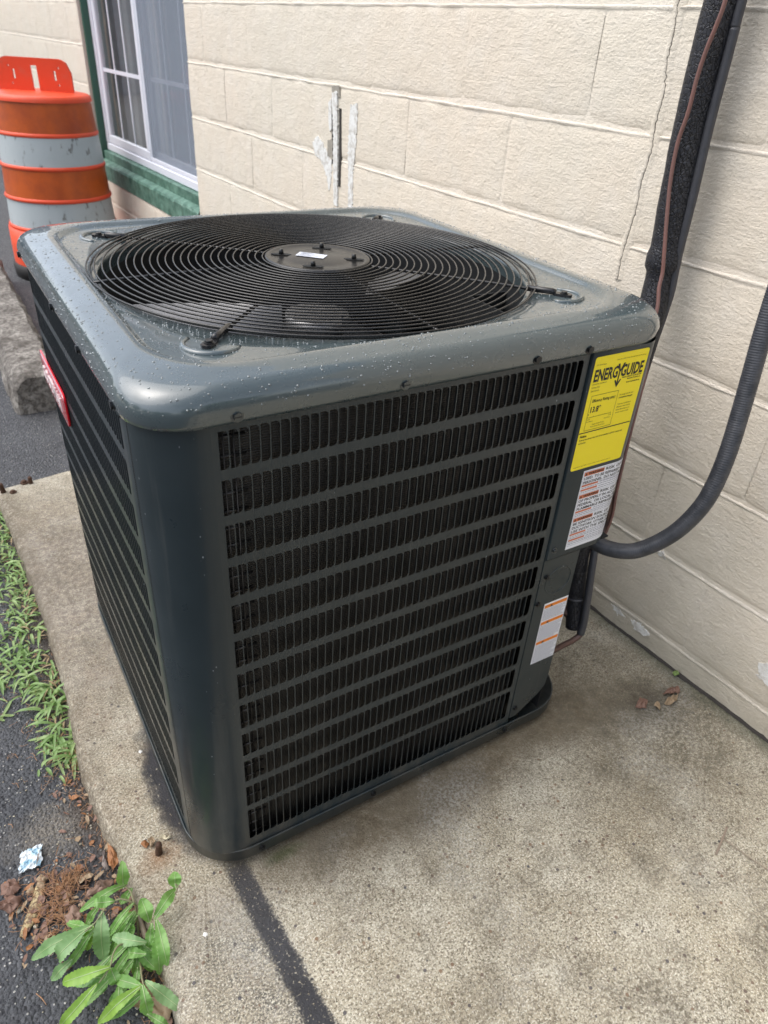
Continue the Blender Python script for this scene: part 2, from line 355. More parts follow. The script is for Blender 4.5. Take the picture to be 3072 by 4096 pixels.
def asphalt():
    m=M('asphalt',rough=.6,spec=.5)
    d=m.vor(170); c=m.vor(170,out='Color'); sc=m.n('SeparateColor'); m.l(c,sc.inputs[0])
    base=m.mix(m.ramp(m.noise(5,5,.6),[(.35,0),(.7,1)]),(.028,.029,.034),(.058,.060,.066))
    base=m.mix(m.math('MULTIPLY',sc.outputs[0],.5),base,(.13,.135,.145))
    st=m.math('MULTIPLY',m.ramp(sc.outputs[1],[(.86,0),(.9,1)]),m.ramp(d,[(.25,1),(.35,0)]))
    base=m.mix(st,base,(.42,.41,.38))
    X,Y,Z=m.sep()[0:3]
    dx=m.math('MULTIPLY',m.math('SUBTRACT',X,-.2),10); dy=m.math('MULTIPLY',m.math('SUBTRACT',Y,.26),14)
    dd=m.math('ADD',m.math('SQRT',m.math('ADD',m.math('MULTIPLY',dx,dx),m.math('MULTIPLY',dy,dy))),m.math('MULTIPLY',m.math('SUBTRACT',m.noise(20,5),.5),1.4))
    base=m.mix(m.math('MULTIPLY',m.ramp(dd,[(.25,1),(1,0)]),m.ramp(m.noise(200,3),[(.4,.25),(.6,.8)])),base,(.24,.21,.165))
    dirt=m.ramp(m.math('MULTIPLY',m.math('ADD',m.math('ADD',X,.25),m.math('MULTIPLY',m.math('SUBTRACT',m.noise(12,5),.5),.16)),4),[(.25,0),(.48,.75)])
    ylim=m.ramp(m.math('MULTIPLY',m.math('ADD',Y,.5),.5),[(.8,1),(1,0)])
    base=m.mix(m.math('MULTIPLY',dirt,ylim),base,m.mix(m.noise(140,4),(.028,.020,.014),(.10,.068,.045)))
    m.color(base)
    m.rough(m.ramp(m.noise(90,4),[(.35,.38),(.7,.8)]))
    m.bump(m.noise(11,4),.3,.015); m.bump(m.math('SUBTRACT',m.noise(300,3),d),.95,.005)
    return m.m
ASPH=asphalt()
# ---------------------------------------------------------------- SETTING: ground, pad
AZ=-.045
def ground():
    mb=MB(); mb.add([(-120,-120,AZ),(120,-120,AZ),(120,160,AZ),(-120,160,AZ)],[(0,1,2,3)])
    struct(mb.build('asphalt_ground',ASPH))
ground()
EDGE=[(-2.6,-.10),(-1.2,-.10),(-.6,-.09),(-.19,-.089),(-.12,-.088),(-.06,-.088),(.01,-.092),(.08,-.097),(.144,-.103),(.2,-.111),(.28,-.118),(.33,-.121),(.5,-.112),(.6,-.107),(.87,-.108),(.93,-.110),(1.08,-.118),(1.24,-.124),(1.35,-.134),(1.42,-.137)]
def edge_x(y):
    for (y0,x0),(y1,x1) in zip(EDGE,EDGE[1:]):
        if y<=y1: return x0+(x1-x0)*max(0,(y-y0)/(y1-y0))
    return EDGE[-1][1]
def pad():
    mb=MB(); ys=[]; y=-2.6
    while y<1.475: ys.append(y); y+=.03 if y<-.4 else .009
    ys.append(1.477)
    def endx(x): return 1.455+.03*min(1,max(0,(x+.137)/.17))+.004*noise.noise(Vector((x*14,3,0)))
    rows=[]
    offs=[(-.016,AZ-.05),(-.015,AZ),(-.013,-.028),(-.010,-.014),(-.004,-.004),(.004,-.0006),(.016,0)]
    for y in ys:
        r=[]; ex=edge_x(y)
        for k,(dx,z) in enumerate(offs):
            j=noise.noise(Vector((k*.7,y*22,1)))*.004+noise.noise(Vector((k*2.1,y*75,4)))*.0028
            r.append((ex+dx+j*(1 if k<6 else .3),y,z+(noise.noise(Vector((k,y*60,9)))*.0018 if 1<k<6 else 0)))
        for x in (.0,.06,.2,.5,.8,1.2): r.append((x,y,0))
        r.append((1.45,y,0)); rows.append(r)
    # far end: round down
    last=rows[-1]
    fr=[]
    for (dy,dz) in ((0,0),(.006,-.002),(.014,-.012),(.016,AZ),(.016,AZ-.05)):
        fr.append([(p[0],endx(p[0])+dy+ (noise.noise(Vector((p[0]*40,dy*99,2)))*.004),min(p[2],p[2]+dz) if dz>-.04 else min(p[2],dz)) for p in last])
    rows=[r for r in rows if r[0][1]<1.445]+fr
    mb.rings(rows,closed=False,smooth=True)
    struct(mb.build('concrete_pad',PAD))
pad()
# ---------------------------------------------------------------- WALL (own frame: s along the wall, d into the wall)
PHI=.0575; WX=1.1256; ZG=.0646; CH=.2032; BL=.4064
wall=empty('block_wall',(WX,0,0),'cream painted concrete block wall of the building behind the unit','wall',PHI)
WM=Matrix.Translation((WX,0,0))@Matrix.Rotation(PHI,4,'Z')
def W(d,s,z): return WM@Vector((d,s,z))
def wadd(mb,build,name,mats,parent=wall):
    mb.v=[tuple(WM@Vector(v)) for v in mb.v]; return mb.build(name,mats,parent)
OP0,OP1,OZ0,OZ1=2.765,4.365,.395,2.05
SEND=6.80
def block(s0,s1,z0,z1,seed):
    rg=random.Random(seed); mb=MB()
    L=s1-s0; ns=max(2,int(L/.03)); g=.0036; gs=-.0002; vis=rg.random()<.33
    def q(s,z,d,k): 
        return d+noise.noise(Vector((s*9,z*9,.37)))*.0022+noise.noise(Vector((s*40,z*40,k)))*.0008
    rows=[]
    ss=[(s0,.0034 if vis else .0007),(s0+.0035,.0010 if vis else .0003),(s0+.011,0)]+[(s0+.011+(L-.022)*i/ns,0) for i in range(1,ns)]+[(s1-.011,0),(s1-.0035,.0008 if vis else .0002),(s1,.0030 if vis else .0006)]
    zz=[(z0+g,.0055),(z0+g+.0015,.0038),(z0+g+.005,.0022),(z0+g+.011,.0006),(z0+g+.022,0),((z0+z1)/2,0),(z1-g-.022,0),(z1-g-.010,.0005),(z1-g-.0045,.0018),(z1-g-.0015,.0034),(z1-g,.0055)]
    for z,dd in zz:
        r=[]
        for s,e in ss:
            wob=noise.noise(Vector((s*22,z0*7,5)))*.0022 + noise.noise(Vector((s*75,z0*7,8)))*.0013
            r.append((dd+e+(q(s,z,0,1) if dd<.009 else 0),s,z+(wob if dd>0 else 0)))
        rows.append(r)
    mb.rings(rows,closed=False,smooth=True)
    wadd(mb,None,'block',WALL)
nb=0
for k in range(-1,12):
    z0=ZG+CH*k; z1=z0+CH
    if k==-1: z0=-.06
    if z0>2.35: break
    off=.144 if k%2 else -.04
    s=off-BL*5
    while s<SEND:
        a,b=max(s,-1.9),min(s+BL,SEND)
        s+=BL
        if b-a<.03: continue
        segs=[(a,b,z0,z1)]
        if b>OP0 and a<OP1 and z1>OZ0 and z0<OZ1:
            segs=[]
            if a<OP0: segs.append((a,OP0,z0,z1))
            if b>OP1: segs.append((OP1,b,z0,z1))
            if z0<OZ0: segs.append((max(a,OP0),min(b,OP1),z0,OZ0))
            if z1>OZ1: segs.append((max(a,OP0),min(b,OP1),OZ1,z1))
        for (p,q_,r_,t_) in segs:
            if q_-p>.012 and t_-r_>.012: nb+=1; block(p,q_,r_,t_,nb)
TOPZ=ZG+CH*12
mb=MB(); D0=.0022
for a,b,z0,z1 in ((-1.9,OP0,-.08,TOPZ),(OP1,SEND,-.08,TOPZ),(OP0,OP1,-.08,OZ0),(OP0,OP1,OZ1,TOPZ)):
    mb.box((D0,a,z0),(.2,b,z1))
wadd(mb,None,'mortar',MORT)
# ridge beads in bed joints (paint-filled ledge catching light)
for k in range(0,8):
    for (a,b) in (((-1.9,OP0),(OP1,SEND)) if 2<=k<=9 else ((-1.9,SEND),)):
        mb=MB(); n=int((b-a)/.02); top=[];mid=[];bot=[]
        for i in range(n+1):
            s=a+(b-a)*i/n; z=ZG+CH*k-.0022+noise.noise(Vector((s*8,k*3,0)))*.0025+noise.noise(Vector((s*45,k*3,2)))*.0012
            w_=.0044+.0030*noise.noise(Vector((s*13,k,7)))
            pr=.0036+.0026*noise.noise(Vector((s*17,k,3)))
            top.append((D0+.003,s,z+w_)); mid.append((-pr+.0012,s,z-.001)); bot.append((.003,s,z-w_-.003))
        mb.rings([top,mid,bot],closed=False,smooth=True); wadd(mb,None,'mortar_joint',MORT)
# parapet/upper wall beyond block count and end return
mb=MB(); mb.box((.2,-1.9,-.08),(.204,SEND,TOPZ)); mb.box((.0,SEND+.001,-.06),(4,SEND+.2,TOPZ)) ; wadd(mb,None,'wall_core',MORT)
# white patches and crack on wall
def blobpatch(name,pts,mat,th=.0016,jit=.003,seed=1):
    mb=MB(); P=[]
    n=len(pts)
    for i in range(n):
        a=Vector(pts[i]); b=Vector(pts[(i+1)%n]); m_=max(1,int((b-a).length/.005))
        for j in range(m_):
            p=a.lerp(b,j/m_); k=len(P)
            P.append((p.x+noise.noise(Vector((k*.9,seed,0)))*jit,p.y+noise.noise(Vector((k*.9,seed,5)))*jit))
    front=[(-th-.0014,s,z) for s,z in P]; back=[(.003,s,z) for s,z in P]
    mb.add(front+back,[tuple(range(len(P)))]+[(i,(i+1)%len(P),(i+1)%len(P)+len(P),i+len(P)) for i in range(len(P))])
    return wadd(mb,None,name,mat)
ca=1/.99835
blobpatch('paint_patch',[(1.575,1.058),(1.545,1.062),(1.535,.9),(1.53,.74),(1.552,.74),(1.56,.86),(1.563,.95)],PEEL,.004,.006,2)
blobpatch('paint_patch',[(1.47,1.035),(1.43,1.04),(1.432,.93),(1.445,.86),(1.44,.74),(1.468,.74),(1.47,.83),(1.478,.92)],PEEL,.001,.010,3)
blobpatch('paint_patch',[(1.70,.905),(1.665,.93),(1.635,.915),(1.60,.885),(1.575,.868),(1.578,.80),(1.59,.775),(1.605,.82),(1.64,.86),(1.68,.872)],PEEL,.001,.012,4)
blobpatch('paint_patch',[(1.60,1.03),(1.583,1.04),(1.578,.96),(1.59,.95),(1.598,.98)],PEEL,.0008,.003,8)
blobpatch('smear_patch',[(1.60,.925),(1.57,.93),(1.568,.875),(1.60,.88)],GREYSM,.0018,.006,5)
blobpatch('smear_patch',[(1.58,1.075),(1.535,1.08),(1.53,1.05),(1.575,1.045)],GREYSM,.0018,.004,6)
for pts in ([(1.534,1.02),(1.524,1.02),(1.517,.9),(1.519,.80),(1.53,.80),(1.529,.9)],[(1.577,1.0),(1.571,1.0),(1.567,.86),(1.573,.86)]):
    blobpatch('crack_gap',pts,CRK,.0012,.0015,7)
for pts,sd_ in (([(-.195,.165),(-.21,.175),(-.25,.16),(-.24,.125),(-.205,.135)],12),([(.17,.052),(.145,.055),(.12,.046),(.145,.038)],13),([(.105,.050),(.075,.056),(.045,.046),(.055,.034),(.09,.032)],14),([(.10,.268),(.085,.272),(.07,.262),(.09,.258)],16)):
    blobpatch('peeled_patch',pts,PEEL,.0006,.009,sd_)
mb=MB(); A=[];B_=[]
for i in range(150):
    sv=.30-i*.0042; w_=.0006+.009*max(0,noise.noise(Vector((sv*23,2,1)))+.12)*(1 if sv>-.12 else .2); A.append((-.004-w_,sv,.0016)); B_.append((.001,sv,.0075+.002*noise.noise(Vector((sv*40,1,1)))))
mb.rings([A,B_],closed=False,smooth=False); wadd(mb,None,'base_gap',CRK)
# long settlement crack near the pipes
cp=[(.386,1.42),(.384,1.29),(.378,1.24),(.379,1.20),(.368,1.15),(.372,1.10),(.366,1.05),(.373,1.0),(.37,.96),(.374,.90),(.378,.85),(.376,.80)]
mb=MB(); A=[];B_=[];Cc=[];Dd=[]
for (s0,z0),(s1,z1) in zip(cp,cp[1:]):
    for j in range(8):
        t=j/8; s=s0+(s1-s0)*t+noise.noise(Vector((z0*70+t*9,1,1)))*.004; z=z0+(z1-z0)*t
        w_=.0007+.0006*noise.noise(Vector((z*60,4,2)))
        A.append((-.0035,s-w_,z)); B_.append((-.0035,s+w_,z)); Cc.append((-.005,s+w_+.0008,z)); Dd.append((.002,s+w_+.016,z))
mb.rings([A,B_],closed=False,smooth=False); wadd(mb,None,'crack_line',CRK)
mb=MB(); mb.rings([B_,Cc,Dd],closed=False,smooth=True)
E_=[(.002,s-.014,z) for (_,s,z) in A]; F_=[(-.0042,s-.001,z) for (_,s,z) in A]; mb.rings([E_,F_,A],closed=False,smooth=True); wadd(mb,None,'crack_ridge',WALL)
# ---------------------------------------------------------------- WINDOW (part of the wall)
VIN=M('white_vinyl',rough=.3,col=(.72,.74,.80)).m
GRN=M('green_paint',rough=.5); GRN.color(GRN.mix(GRN.ramp(GRN.noise(22,6,.7),[(.38,0),(.66,1)]),(.035,.105,.075),(.15,.28,.215))); GRN.bump(GRN.noise(70,5),.7,.003); GRN=GRN.m
DGRN=M('dark_green_paint',rough=.45,col=(.032,.105,.072)).m
GLS=M('window_glass',rough=.02)
def glassmat():
    m=bpy.data.materials.new('window_glass'); m.use_nodes=True; n=m.node_tree; n.nodes.clear()
    o=n.nodes.new('ShaderNodeOutputMaterial'); g=n.nodes.new('ShaderNodeBsdfGlossy'); g.inputs['Roughness'].default_value=.02
    t=n.nodes.new('ShaderNodeBsdfTransparent'); t.inputs[0].default_value=(.75,.78,.8,1)
    f=n.nodes.new('ShaderNodeLayerWeight'); f.inputs[0].default_value=.5; x=n.nodes.new('ShaderNodeMixShader'); pw=n.nodes.new('ShaderNodeMath'); pw.operation='POWER'; pw.inputs[1].default_value=3.2; mr=n.nodes.new('ShaderNodeMath'); mr.operation='MULTIPLY_ADD'; mr.inputs[1].default_value=.85; mr.inputs[2].default_value=.08
    n.links.new(f.outputs['Facing'],pw.inputs[0]); n.links.new(pw.outputs[0],mr.inputs[0]); n.links.new(mr.outputs[0],x.inputs[0]); n.links.new(t.outputs[0],x.inputs[1]); n.links.new(g.outputs[0],x.inputs[2]); n.links.new(x.outputs[0],o.inputs[0]); return m
GLS=glassmat()
def screenmat():
    m=bpy.data.materials.new('insect_screen'); m.use_nodes=True; n=m.node_tree; n.nodes.clear()
    o=n.nodes.new('ShaderNodeOutputMaterial'); g=n.nodes.new('ShaderNodeBsdfDiffuse'); g.inputs[0].default_value=(.30,.34,.40,1)
    t=n.nodes.new('ShaderNodeBsdfTransparent'); x=n.nodes.new('ShaderNodeMixShader'); x.inputs[0].default_value=.42
    n.links.new(t.outputs[0],x.inputs[1]); n.links.new(g.outputs[0],x.inputs[2]); n.links.new(x.outputs[0],o.inputs[0]); return m
SCR=screenmat()
CURT=M('curtain_cloth',rough=.9,col=(.50,.49,.47)).m
ROOM=M('room_dark',rough=.9,col=(.05,.045,.042)).m
mb=MB()
F0,F1,FZ0,FZ1=2.775,4.345,.547,1.98
for a,b in (((.055,F0,FZ0),(.12,F1,FZ0+.04)),((.055,F0,FZ1-.04),(.12,F1,FZ1)),((.055,F0,FZ0+.04),(.12,F0+.035,FZ1-.04)),((.055,F1-.04,FZ0+.04),(.12,F1,FZ1-.04))): mb.bbox(a,b,.004)
frame=wadd(mb,None,'window_frame',VIN)
def sash(s0,s1,d,name):
    mb=MB(); z0,z1=FZ0+.042,FZ1-.042
    mb.bbox((d,s0,z0),(d+.028,s1,z0+.045),.004); mb.bbox((d,s0,z1-.045),(d+.028,s1,z1),.004)
    mb.bbox((d,s0,z0+.045),(d+.028,s0+.045,z1-.045),.004); mb.bbox((d,s1-.045,z0+.045),(d+.028,s1,z1-.045),.004)
    wadd(mb,None,'sash',VIN,frame)
    mb=MB(); mb.add([(d+.012,s0+.045,z0+.045),(d+.012,s1-.045,z0+.045),(d+.012,s1-.045,z1-.045),(d+.012,s0+.045,z1-.045)],[(0,1,2,3)]); wadd(mb,None,'pane',GLS,frame)
    for k in (1,2):
        s=s0+.045+(s1-s0-.09)*k/3; mb=MB(); mb.box((d+.008,s-.007,z0+.045),(d+.011,s+.007,z1-.045)); wadd(mb,None,'muntin',VIN,frame)
    for z in (.968,1.36,1.72):
        mb=MB(); mb.box((d+.0075,s0+.045,z-.009),(d+.0115,s1-.045,z+.009)); wadd(mb,None,'muntin',VIN,frame)
sash(3.575,4.305,.062,'left'); sash(2.81,3.60,.092,'right')
mb=MB(); mb.box((.068,2.815,FZ0+.05),(.0685,3.56,FZ1-.05)); wadd(mb,None,'insect_screen',SCR,frame)
mb=MB(); 
for a,b in (((.064,2.81,FZ0+.042),(.073,3.57,FZ0+.062)),((.064,2.81,FZ0+.062),(.073,2.83,FZ1-.06)),((.064,3.55,FZ0+.062),(.073,3.57,FZ1-.06))): mb.bbox(a,b,.002)
wadd(mb,None,'screen_frame',VIN,frame)
mb=MB()  # curtain inside
cols=[[(.19+.018*math.sin(s*38)+.006*math.sin(s*91),s,z) for s in [2.7+i*.01 for i in range(172)]] for z in (.6,1.3,2.0)]
mb.rings(cols,closed=False); wadd(mb,None,'curtain',CURT,frame)
mb=MB(); x0,x1=.2045,2.2
mb.add([(x0,1.5,.0),(x1,1.5,.0),(x1,5.5,.0),(x0,5.5,.0),(x0,1.5,2.3),(x1,1.5,2.3),(x1,5.5,2.3),(x0,5.5,2.3)],[(0,1,2,3),(4,5,6,7),(0,1,5,4),(1,2,6,5),(2,3,7,6)])
wadd(mb,None,'room',ROOM)
mb=MB(); mb.bbox((.018,4.343,.50),(.10,4.364,2.04),.003); mb.bbox((.018,2.766,.50),(.10,2.7745,2.04),.002); wadd(mb,None,'window_casing',DGRN)
mb=MB(); mb.bbox((.03,2.776,.499),(.10,4.342,.5455),.004); wadd(mb,None,'window_casing',GRN)
mb=MB(); n=44; rows=[]
for (d,z) in ((.03,.396),(.0,.394),(-.005,.400),(-.006,.478),(.0,.488),(.03,.5),(.12,.502)):
    rows.append([(d+(noise.noise(Vector((i*.9,z*50,1)))*.005 if d<0 else 0),2.767+(4.363-2.767)*i/n,z+(noise.noise(Vector((i*.7,z*90,3)))*.006 if -.035<d<.0 else 0)) for i in range(n+1)])
mb.rings(rows,closed=False,smooth=False); wadd(mb,None,'window_sill',GRN)
# ---------------------------------------------------------------- far blue-grey building, and the yard opposite (seen in reflections)
SID=M('blue_grey_siding',rough=.6); z=SID.sep()[2]; SID.color(SID.mix(SID.ramp(SID.math('SINE',SID.math('MULTIPLY',z,40)),[(.45,0),(.55,1)]),(.10,.13,.17),(.13,.165,.21))); SID=SID.m
far=empty('distant_building',(-1,16,AZ),'blue grey clad building far beyond the left end of the block wall','building')
mb=MB(); mb.box((-4,16,AZ),(3,20,3.2)); mb.build('siding',SID,far); mb=MB(); mb.box((-4.2,15.8,3.2),(3.2,20.2,3.4)); mb.build('roof',M('roof_grey',col=(.12,.12,.12)).m,far)
# ---------------------------------------------------------------- AIR CONDITIONER
C0=.4057
unit=empty('air_conditioner',(C0,C0,0),'large dark grey air conditioning condenser with round fan grille on the concrete pad','air conditioner')
def outline(a,r,nc=12,ns=10,ax=None):
    """closed rounded square, centred on the unit; counter-clockwise"""
    pts=[]
    for k in range(4):
        ang=k*math.pi/2
        ca_,sa_=math.cos(ang),math.sin(ang)
        loc=[]
        for i in range(ns): # side facing +x going up
            t=i/ns; loc.append((a,-(a-r)+2*(a-r)*t))
        for i in range(nc):
            th=math.pi/2*i/nc; loc.append((a-r+r*math.cos(th),a-r+r*math.sin(th)))
        for x,y in loc: pts.append((C0+x*ca_-y*sa_,C0+x*sa_+y*ca_))
    return pts
def circ_like(ref,r): 
    return [(C0+r*math.cos(math.atan2(y-C0,x-C0)),C0+r*math.sin(math.atan2(y-C0,x-C0))) for x,y in ref]
# cap
mb=MB(); rs=[]
def O(a,r,z): rs.append([(x,y,z) for x,y in outline(a,r)])
H=.4057
O(H-.004,.066,.8437); O(H+.0015,.070,.8432); O(H+.0045,.072,.8440); O(H+.0060,.074,.850); O(H+.0085,.076,.861)
for i in range(1,9):
    th=math.pi/2*i/8; O(H+.0085-.022*(1-math.cos(th)),.077+.016*i/8,.862+.0275*math.sin(th))
O(H-.020,.096,.8910); O(H-.032,.100,.8930); O(H-.038,.102,.8934); O(H-.044,.104,.8930); O(H-.0465,.105,.8918); O(H-.0505,.106,.8880); O(H-.0525,.107,.8867)
O(H-.0545,.108,.8862)
ref=outline(H-.0545,.108)
rs0=len(rs)
for f,r,z in ((.5,.3508,.8860),(1,.3508,.8858)):
    cc=circ_like(ref,r)
    rs.append([(x0*(1-f)+x1*f,y0*(1-f)+y1*f,z) for (x0,y0),(x1,y1) in zip(ref,cc)])
for r,z in ((.3485,.8832),(.3455,.8828),(.3435,.8815),(.3425,.876),(.3415,.83)): rs.append([(x,y,z) for x,y in circ_like(ref,r)])
def dent(p):
    # shallow radial channels under the four corner arms
    x,y,z=p
    if z<.8790 or z>.8803: return p
    return p
mb.rings(rs,smooth=True); cap=mb.build('top_cover',CAPM,unit)
capv=rs
# embossed arcs round the corner feet
LEGS=[(math.pi/4+k*math.pi/2) for k in range(4)]
for a in LEGS:
    mb=MB(); cx,cy=C0+.397*math.cos(a),C0+.397*math.sin(a)
    pts=[]
    for i in range(19):
        t=a-1.75+3.5*i/18; pts.append((cx+.034*math.cos(t),cy+.034*math.sin(t),.8860))
    mb.tube(pts,[.0025+.0022*math.sin(math.pi*i/18) for i in range(19)],8); mb.build('emboss',CAPM,cap)
# drops
def drops(surfaces,n,rng,name,label,rmin=.0005,rmax=.0017,zc=None):
    mb=MB(); tris=[]
    import bisect
    cum=[];tot=0
    for q in surfaces:
        a,b,c,d=[Vector(p) for p in q]
        ar=((b-a).cross(c-a)).length/2+((c-a).cross(d-a)).length/2; tot+=ar; cum.append(tot); tris.append((a,b,c,d))
    for _ in range(n):
        i=bisect.bisect(cum,rng.random()*tot); i=min(i,len(tris)-1); a,b,c,d=tris[i]
        u,v=rng.random(),rng.random(); p=(a*(1-u)+b*u)*(1-v)+(d*(1-u)+c*u)*v
        nn=(b-a).cross(d-a)
        if nn.length<1e-12: continue
        nn.normalize()
        if nn.z<0: nn=-nn
        if noise.noise(p*16)+rng.random()*.7<.05: continue
        r=rmin+(rmax-rmin)*rng.random()**2.6
        t=nn.cross(Vector((.3,1,.1))).normalized(); s2=nn.cross(t)
        el=rng.uniform(.8,1.25); vs=[]; k=7
        for (rr,hh) in ((1,-.05),(.86,.45)):
            for j in range(k):
                th=2*math.pi*j/k; vs.append(p+t*r*rr*el*math.cos(th)+s2*r*rr/el*math.sin(th)+nn*r*hh)
        vs.append(p+nn*r*.72)
        fs=[(j,(j+1)%k,k+(j+1)%k,k+j) for j in range(k)]+[(k+j,k+(j+1)%k,2*k) for j in range(k)]
        mb.add(vs,fs,0,True)
    o=mb.build(name,WATER,None); tag(o,label,'water drops'); stuff(o); return o
quads=[]
for i in range(4,len(rs)-6):
    n_=len(rs[0])
    for j in range(n_): quads.append((rs[i][j],rs[i][(j+1)%n_],rs[i+1][(j+1)%n_],rs[i+1][j]))
drops(quads,5200,random.Random(3),'rain_drops','rain drops beaded all over the grey top cover of the condenser')
# shroud + fan
mb=MB(); n=64
def ringz(r,z,n=64): return [(C0+r*math.cos(2*math.pi*i/n),C0+r*math.sin(2*math.pi*i/n),z) for i in range(n)]
mb.rings([ringz(.3412,.86),ringz(.340,.80),ringz(.338,.70)]); mb.build('fan_shroud',INNER,unit)
mb=MB(); mb.cyl((C0,C0,.60),.075,.16,32); mb.cyl((C0,C0,.76),.062,.02,32); mot=mb.build('fan_motor',INNER,unit)
fanhub=MB(); fanhub.cyl((C0,C0,.775),.055,.03,24); fanh=fanhub.build('fan_hub',ALU,unit)
def blade(a0):
    mb=MB(); rows=[]; nr,nc_=9,8
    for i in range(nr):
        r=.06+(.325-.06)*i/(nr-1); t=i/(nr-1)
        wd=.20+.22*t**.7; sw=.18*t
        row=[]
        for j in range(nc_):
            u=j/(nc_-1)-.5; ang=a0+sw+u*wd*(1.0 if t>.15 else .8)*(.33/max(r,.16))**.35
            z=.815-.075*(u+.5)*(.55+.45*(1-t))+.012*math.cos(u*3)
            row.append((C0+r*math.cos(ang),C0+r*math.sin(ang),z))
        rows.append(row)
    mb.rings(rows,closed=False,smooth=True)
    b=mb.v[:]; o=len(b)
    mb.build('fan_blade',ALU,unit,False)
for k in (22,160,290): blade(R_(k))
mb=MB(); mb.box((.10,.10,.56),(.70,.70,.565)); mb.build('fan_mount_plate',INNER,unit)
# grille
RO,RI=.3582,.0855; NR=24
def gz(r): return .8930+.0045*math.sqrt(max(0,1-(r/RO)**2))
for k in range(NR):
    r=RI+.0045+(RO-RI-.0045)*k/(NR-1)
    mb=MB(); n=96 if r>.15 else 64
    mb.tube([(C0+r*math.cos(2*math.pi*i/n),C0+r*math.sin(2*math.pi*i/n),gz(r)) for i in range(n)],  .00138,6,closed=True); mb.build('wire_ring',GRILL,unit,False)
mb=MB(); n=96; mb.tube([(C0+.3535*math.cos(2*math.pi*i/n),C0+.3535*math.sin(2*math.pi*i/n),.8895) for i in range(n)],.0014,6,closed=True); mb.build('wire_ring',GRILL,unit,False)
for k in range(8):
    a=k*math.pi/4; long_=k%2==1
    r1=.372 if long_ else .3605
    c,s=math.cos(a),math.sin(a)
    mb=MB(); pts=[]
    for i in range(15):
        r=RI-.004+(r1-RI+.004)*i/14; pts.append((C0+r*c,C0+r*s,(gz(min(r,RO))-.0036) if r<RO else .8895))
    mb.tube(pts,.0024,8)
    if not long_: mb.tube([(C0+.3605*c,C0+.3605*s,.889),(C0+.3605*c,C0+.3605*s,.885)],.003,8)
    rib=mb.build('grille_rib',GRILL,unit,False)
    if long_:
        mb=MB(); t=Vector((-s,c,0))
        def P_(r,q,z): return (C0+r*c-s*q,C0+r*s+c*q,z)
        mb.tube([P_(.345,0,.8915),P_(.385,0,.8912),P_(.390,0,.8900)],[.0048,.0048,.0044],10)
        vs=[]
        prof=[(.388,-.005),(.40,-.0075),(.412,-.0068),(.4155,-.003),(.4155,.003),(.412,.0068),(.40,.0075),(.388,.005)]
        rows=[[P_(r,q,.8862) for r,q in prof],[P_(r,q,.8900) for r,q in prof]]
        mb.rings(rows,closed=True,smooth=False,cap0=True,cap1=True)
        arm=mb.build('mounting_foot',BLKPL,unit)
        mb=MB(); mb.cyl(P_(.403,0,.8900),.0048,.0035,6); mb.cyl(P_(.403,0,.8900),.0062,.0010,14); mb.build('bolt',SCRB,arm)
# hub plate
mb=MB(); zz=.8995
prof=[(.0862,zz-.005),(.0862,zz-.001),(.084,zz+.0005),(.079,zz-.0005),(.076,zz-.0018),(.05,zz-.0018),(.046,zz-.0005),(.001,zz-.0003)]
mb.rings([[(C0+r*math.cos(2*math.pi*i/64),C0+r*math.sin(2*math.pi*i/64),z) for i in range(64)] for r,z in prof],smooth=True,cap1=True)
hub=mb.build('hub_plate',HUBM,unit)
for k in range(4):
    a=R_(57+90*k); cx,cy=C0+.060*math.cos(a),C0+.060*math.sin(a)
    mb=MB(); t=a+math.pi/2*0
    L=[]
    for i in range(24):
        th=2*math.pi*i/24; ex=.011*math.cos(th)+(.006 if math.cos(th)>0 else -.006); ey=.0058*math.sin(th)
        ca_,sa_=math.cos(-.54),math.sin(-.54)
        L.append((cx+ex*ca_-ey*sa_,cy+ex*sa_+ey*ca_))
    mb.rings([[(x,y,zz-.0008) for x,y in L],[(x,y,zz-.0002) for x,y in L]],smooth=False,cap1=True); mb.build('slot_hole',INNER,hub)
    mb=MB(); mb.cyl((cx,cy,zz-.001),.0042,.009,10,r2=.0034); mb.build('stud',SCRB,hub)
mb=MB(); ca_,sa_=math.cos(-.78),math.sin(-.78); lc=(C0-.006,C0+.006)
def lp(x,y,z): return (lc[0]+x*ca_-y*sa_,lc[1]+x*sa_+y*ca_,z)
mb.add([lp(-.026,-.0125,zz+.0007),lp(.022,-.0125,zz+.0007),lp(.022,.0125,zz+.0007),lp(-.026,.0125,zz+.0007)],[(0,1,2,3)]); ms=mb.build('motor_sticker',M('sticker_bluewhite',rough=.3,col=(.6,.64,.72)).m,hub)
mb=MB()
for i,(y,l) in enumerate(((.008,.5),(.0045,.62),(.001,.4),(-.004,.85),(-.0085,.6))): mb.add([lp(-.022,y,zz+.001),lp(-.022+.038*l,y,zz+.001),lp(-.022+.038*l,y+.0011,zz+.001),lp(-.022,y+.0011,zz+.001)],[(0,1,2,3)])
stuff(mb.build('print',GREYP,hub))
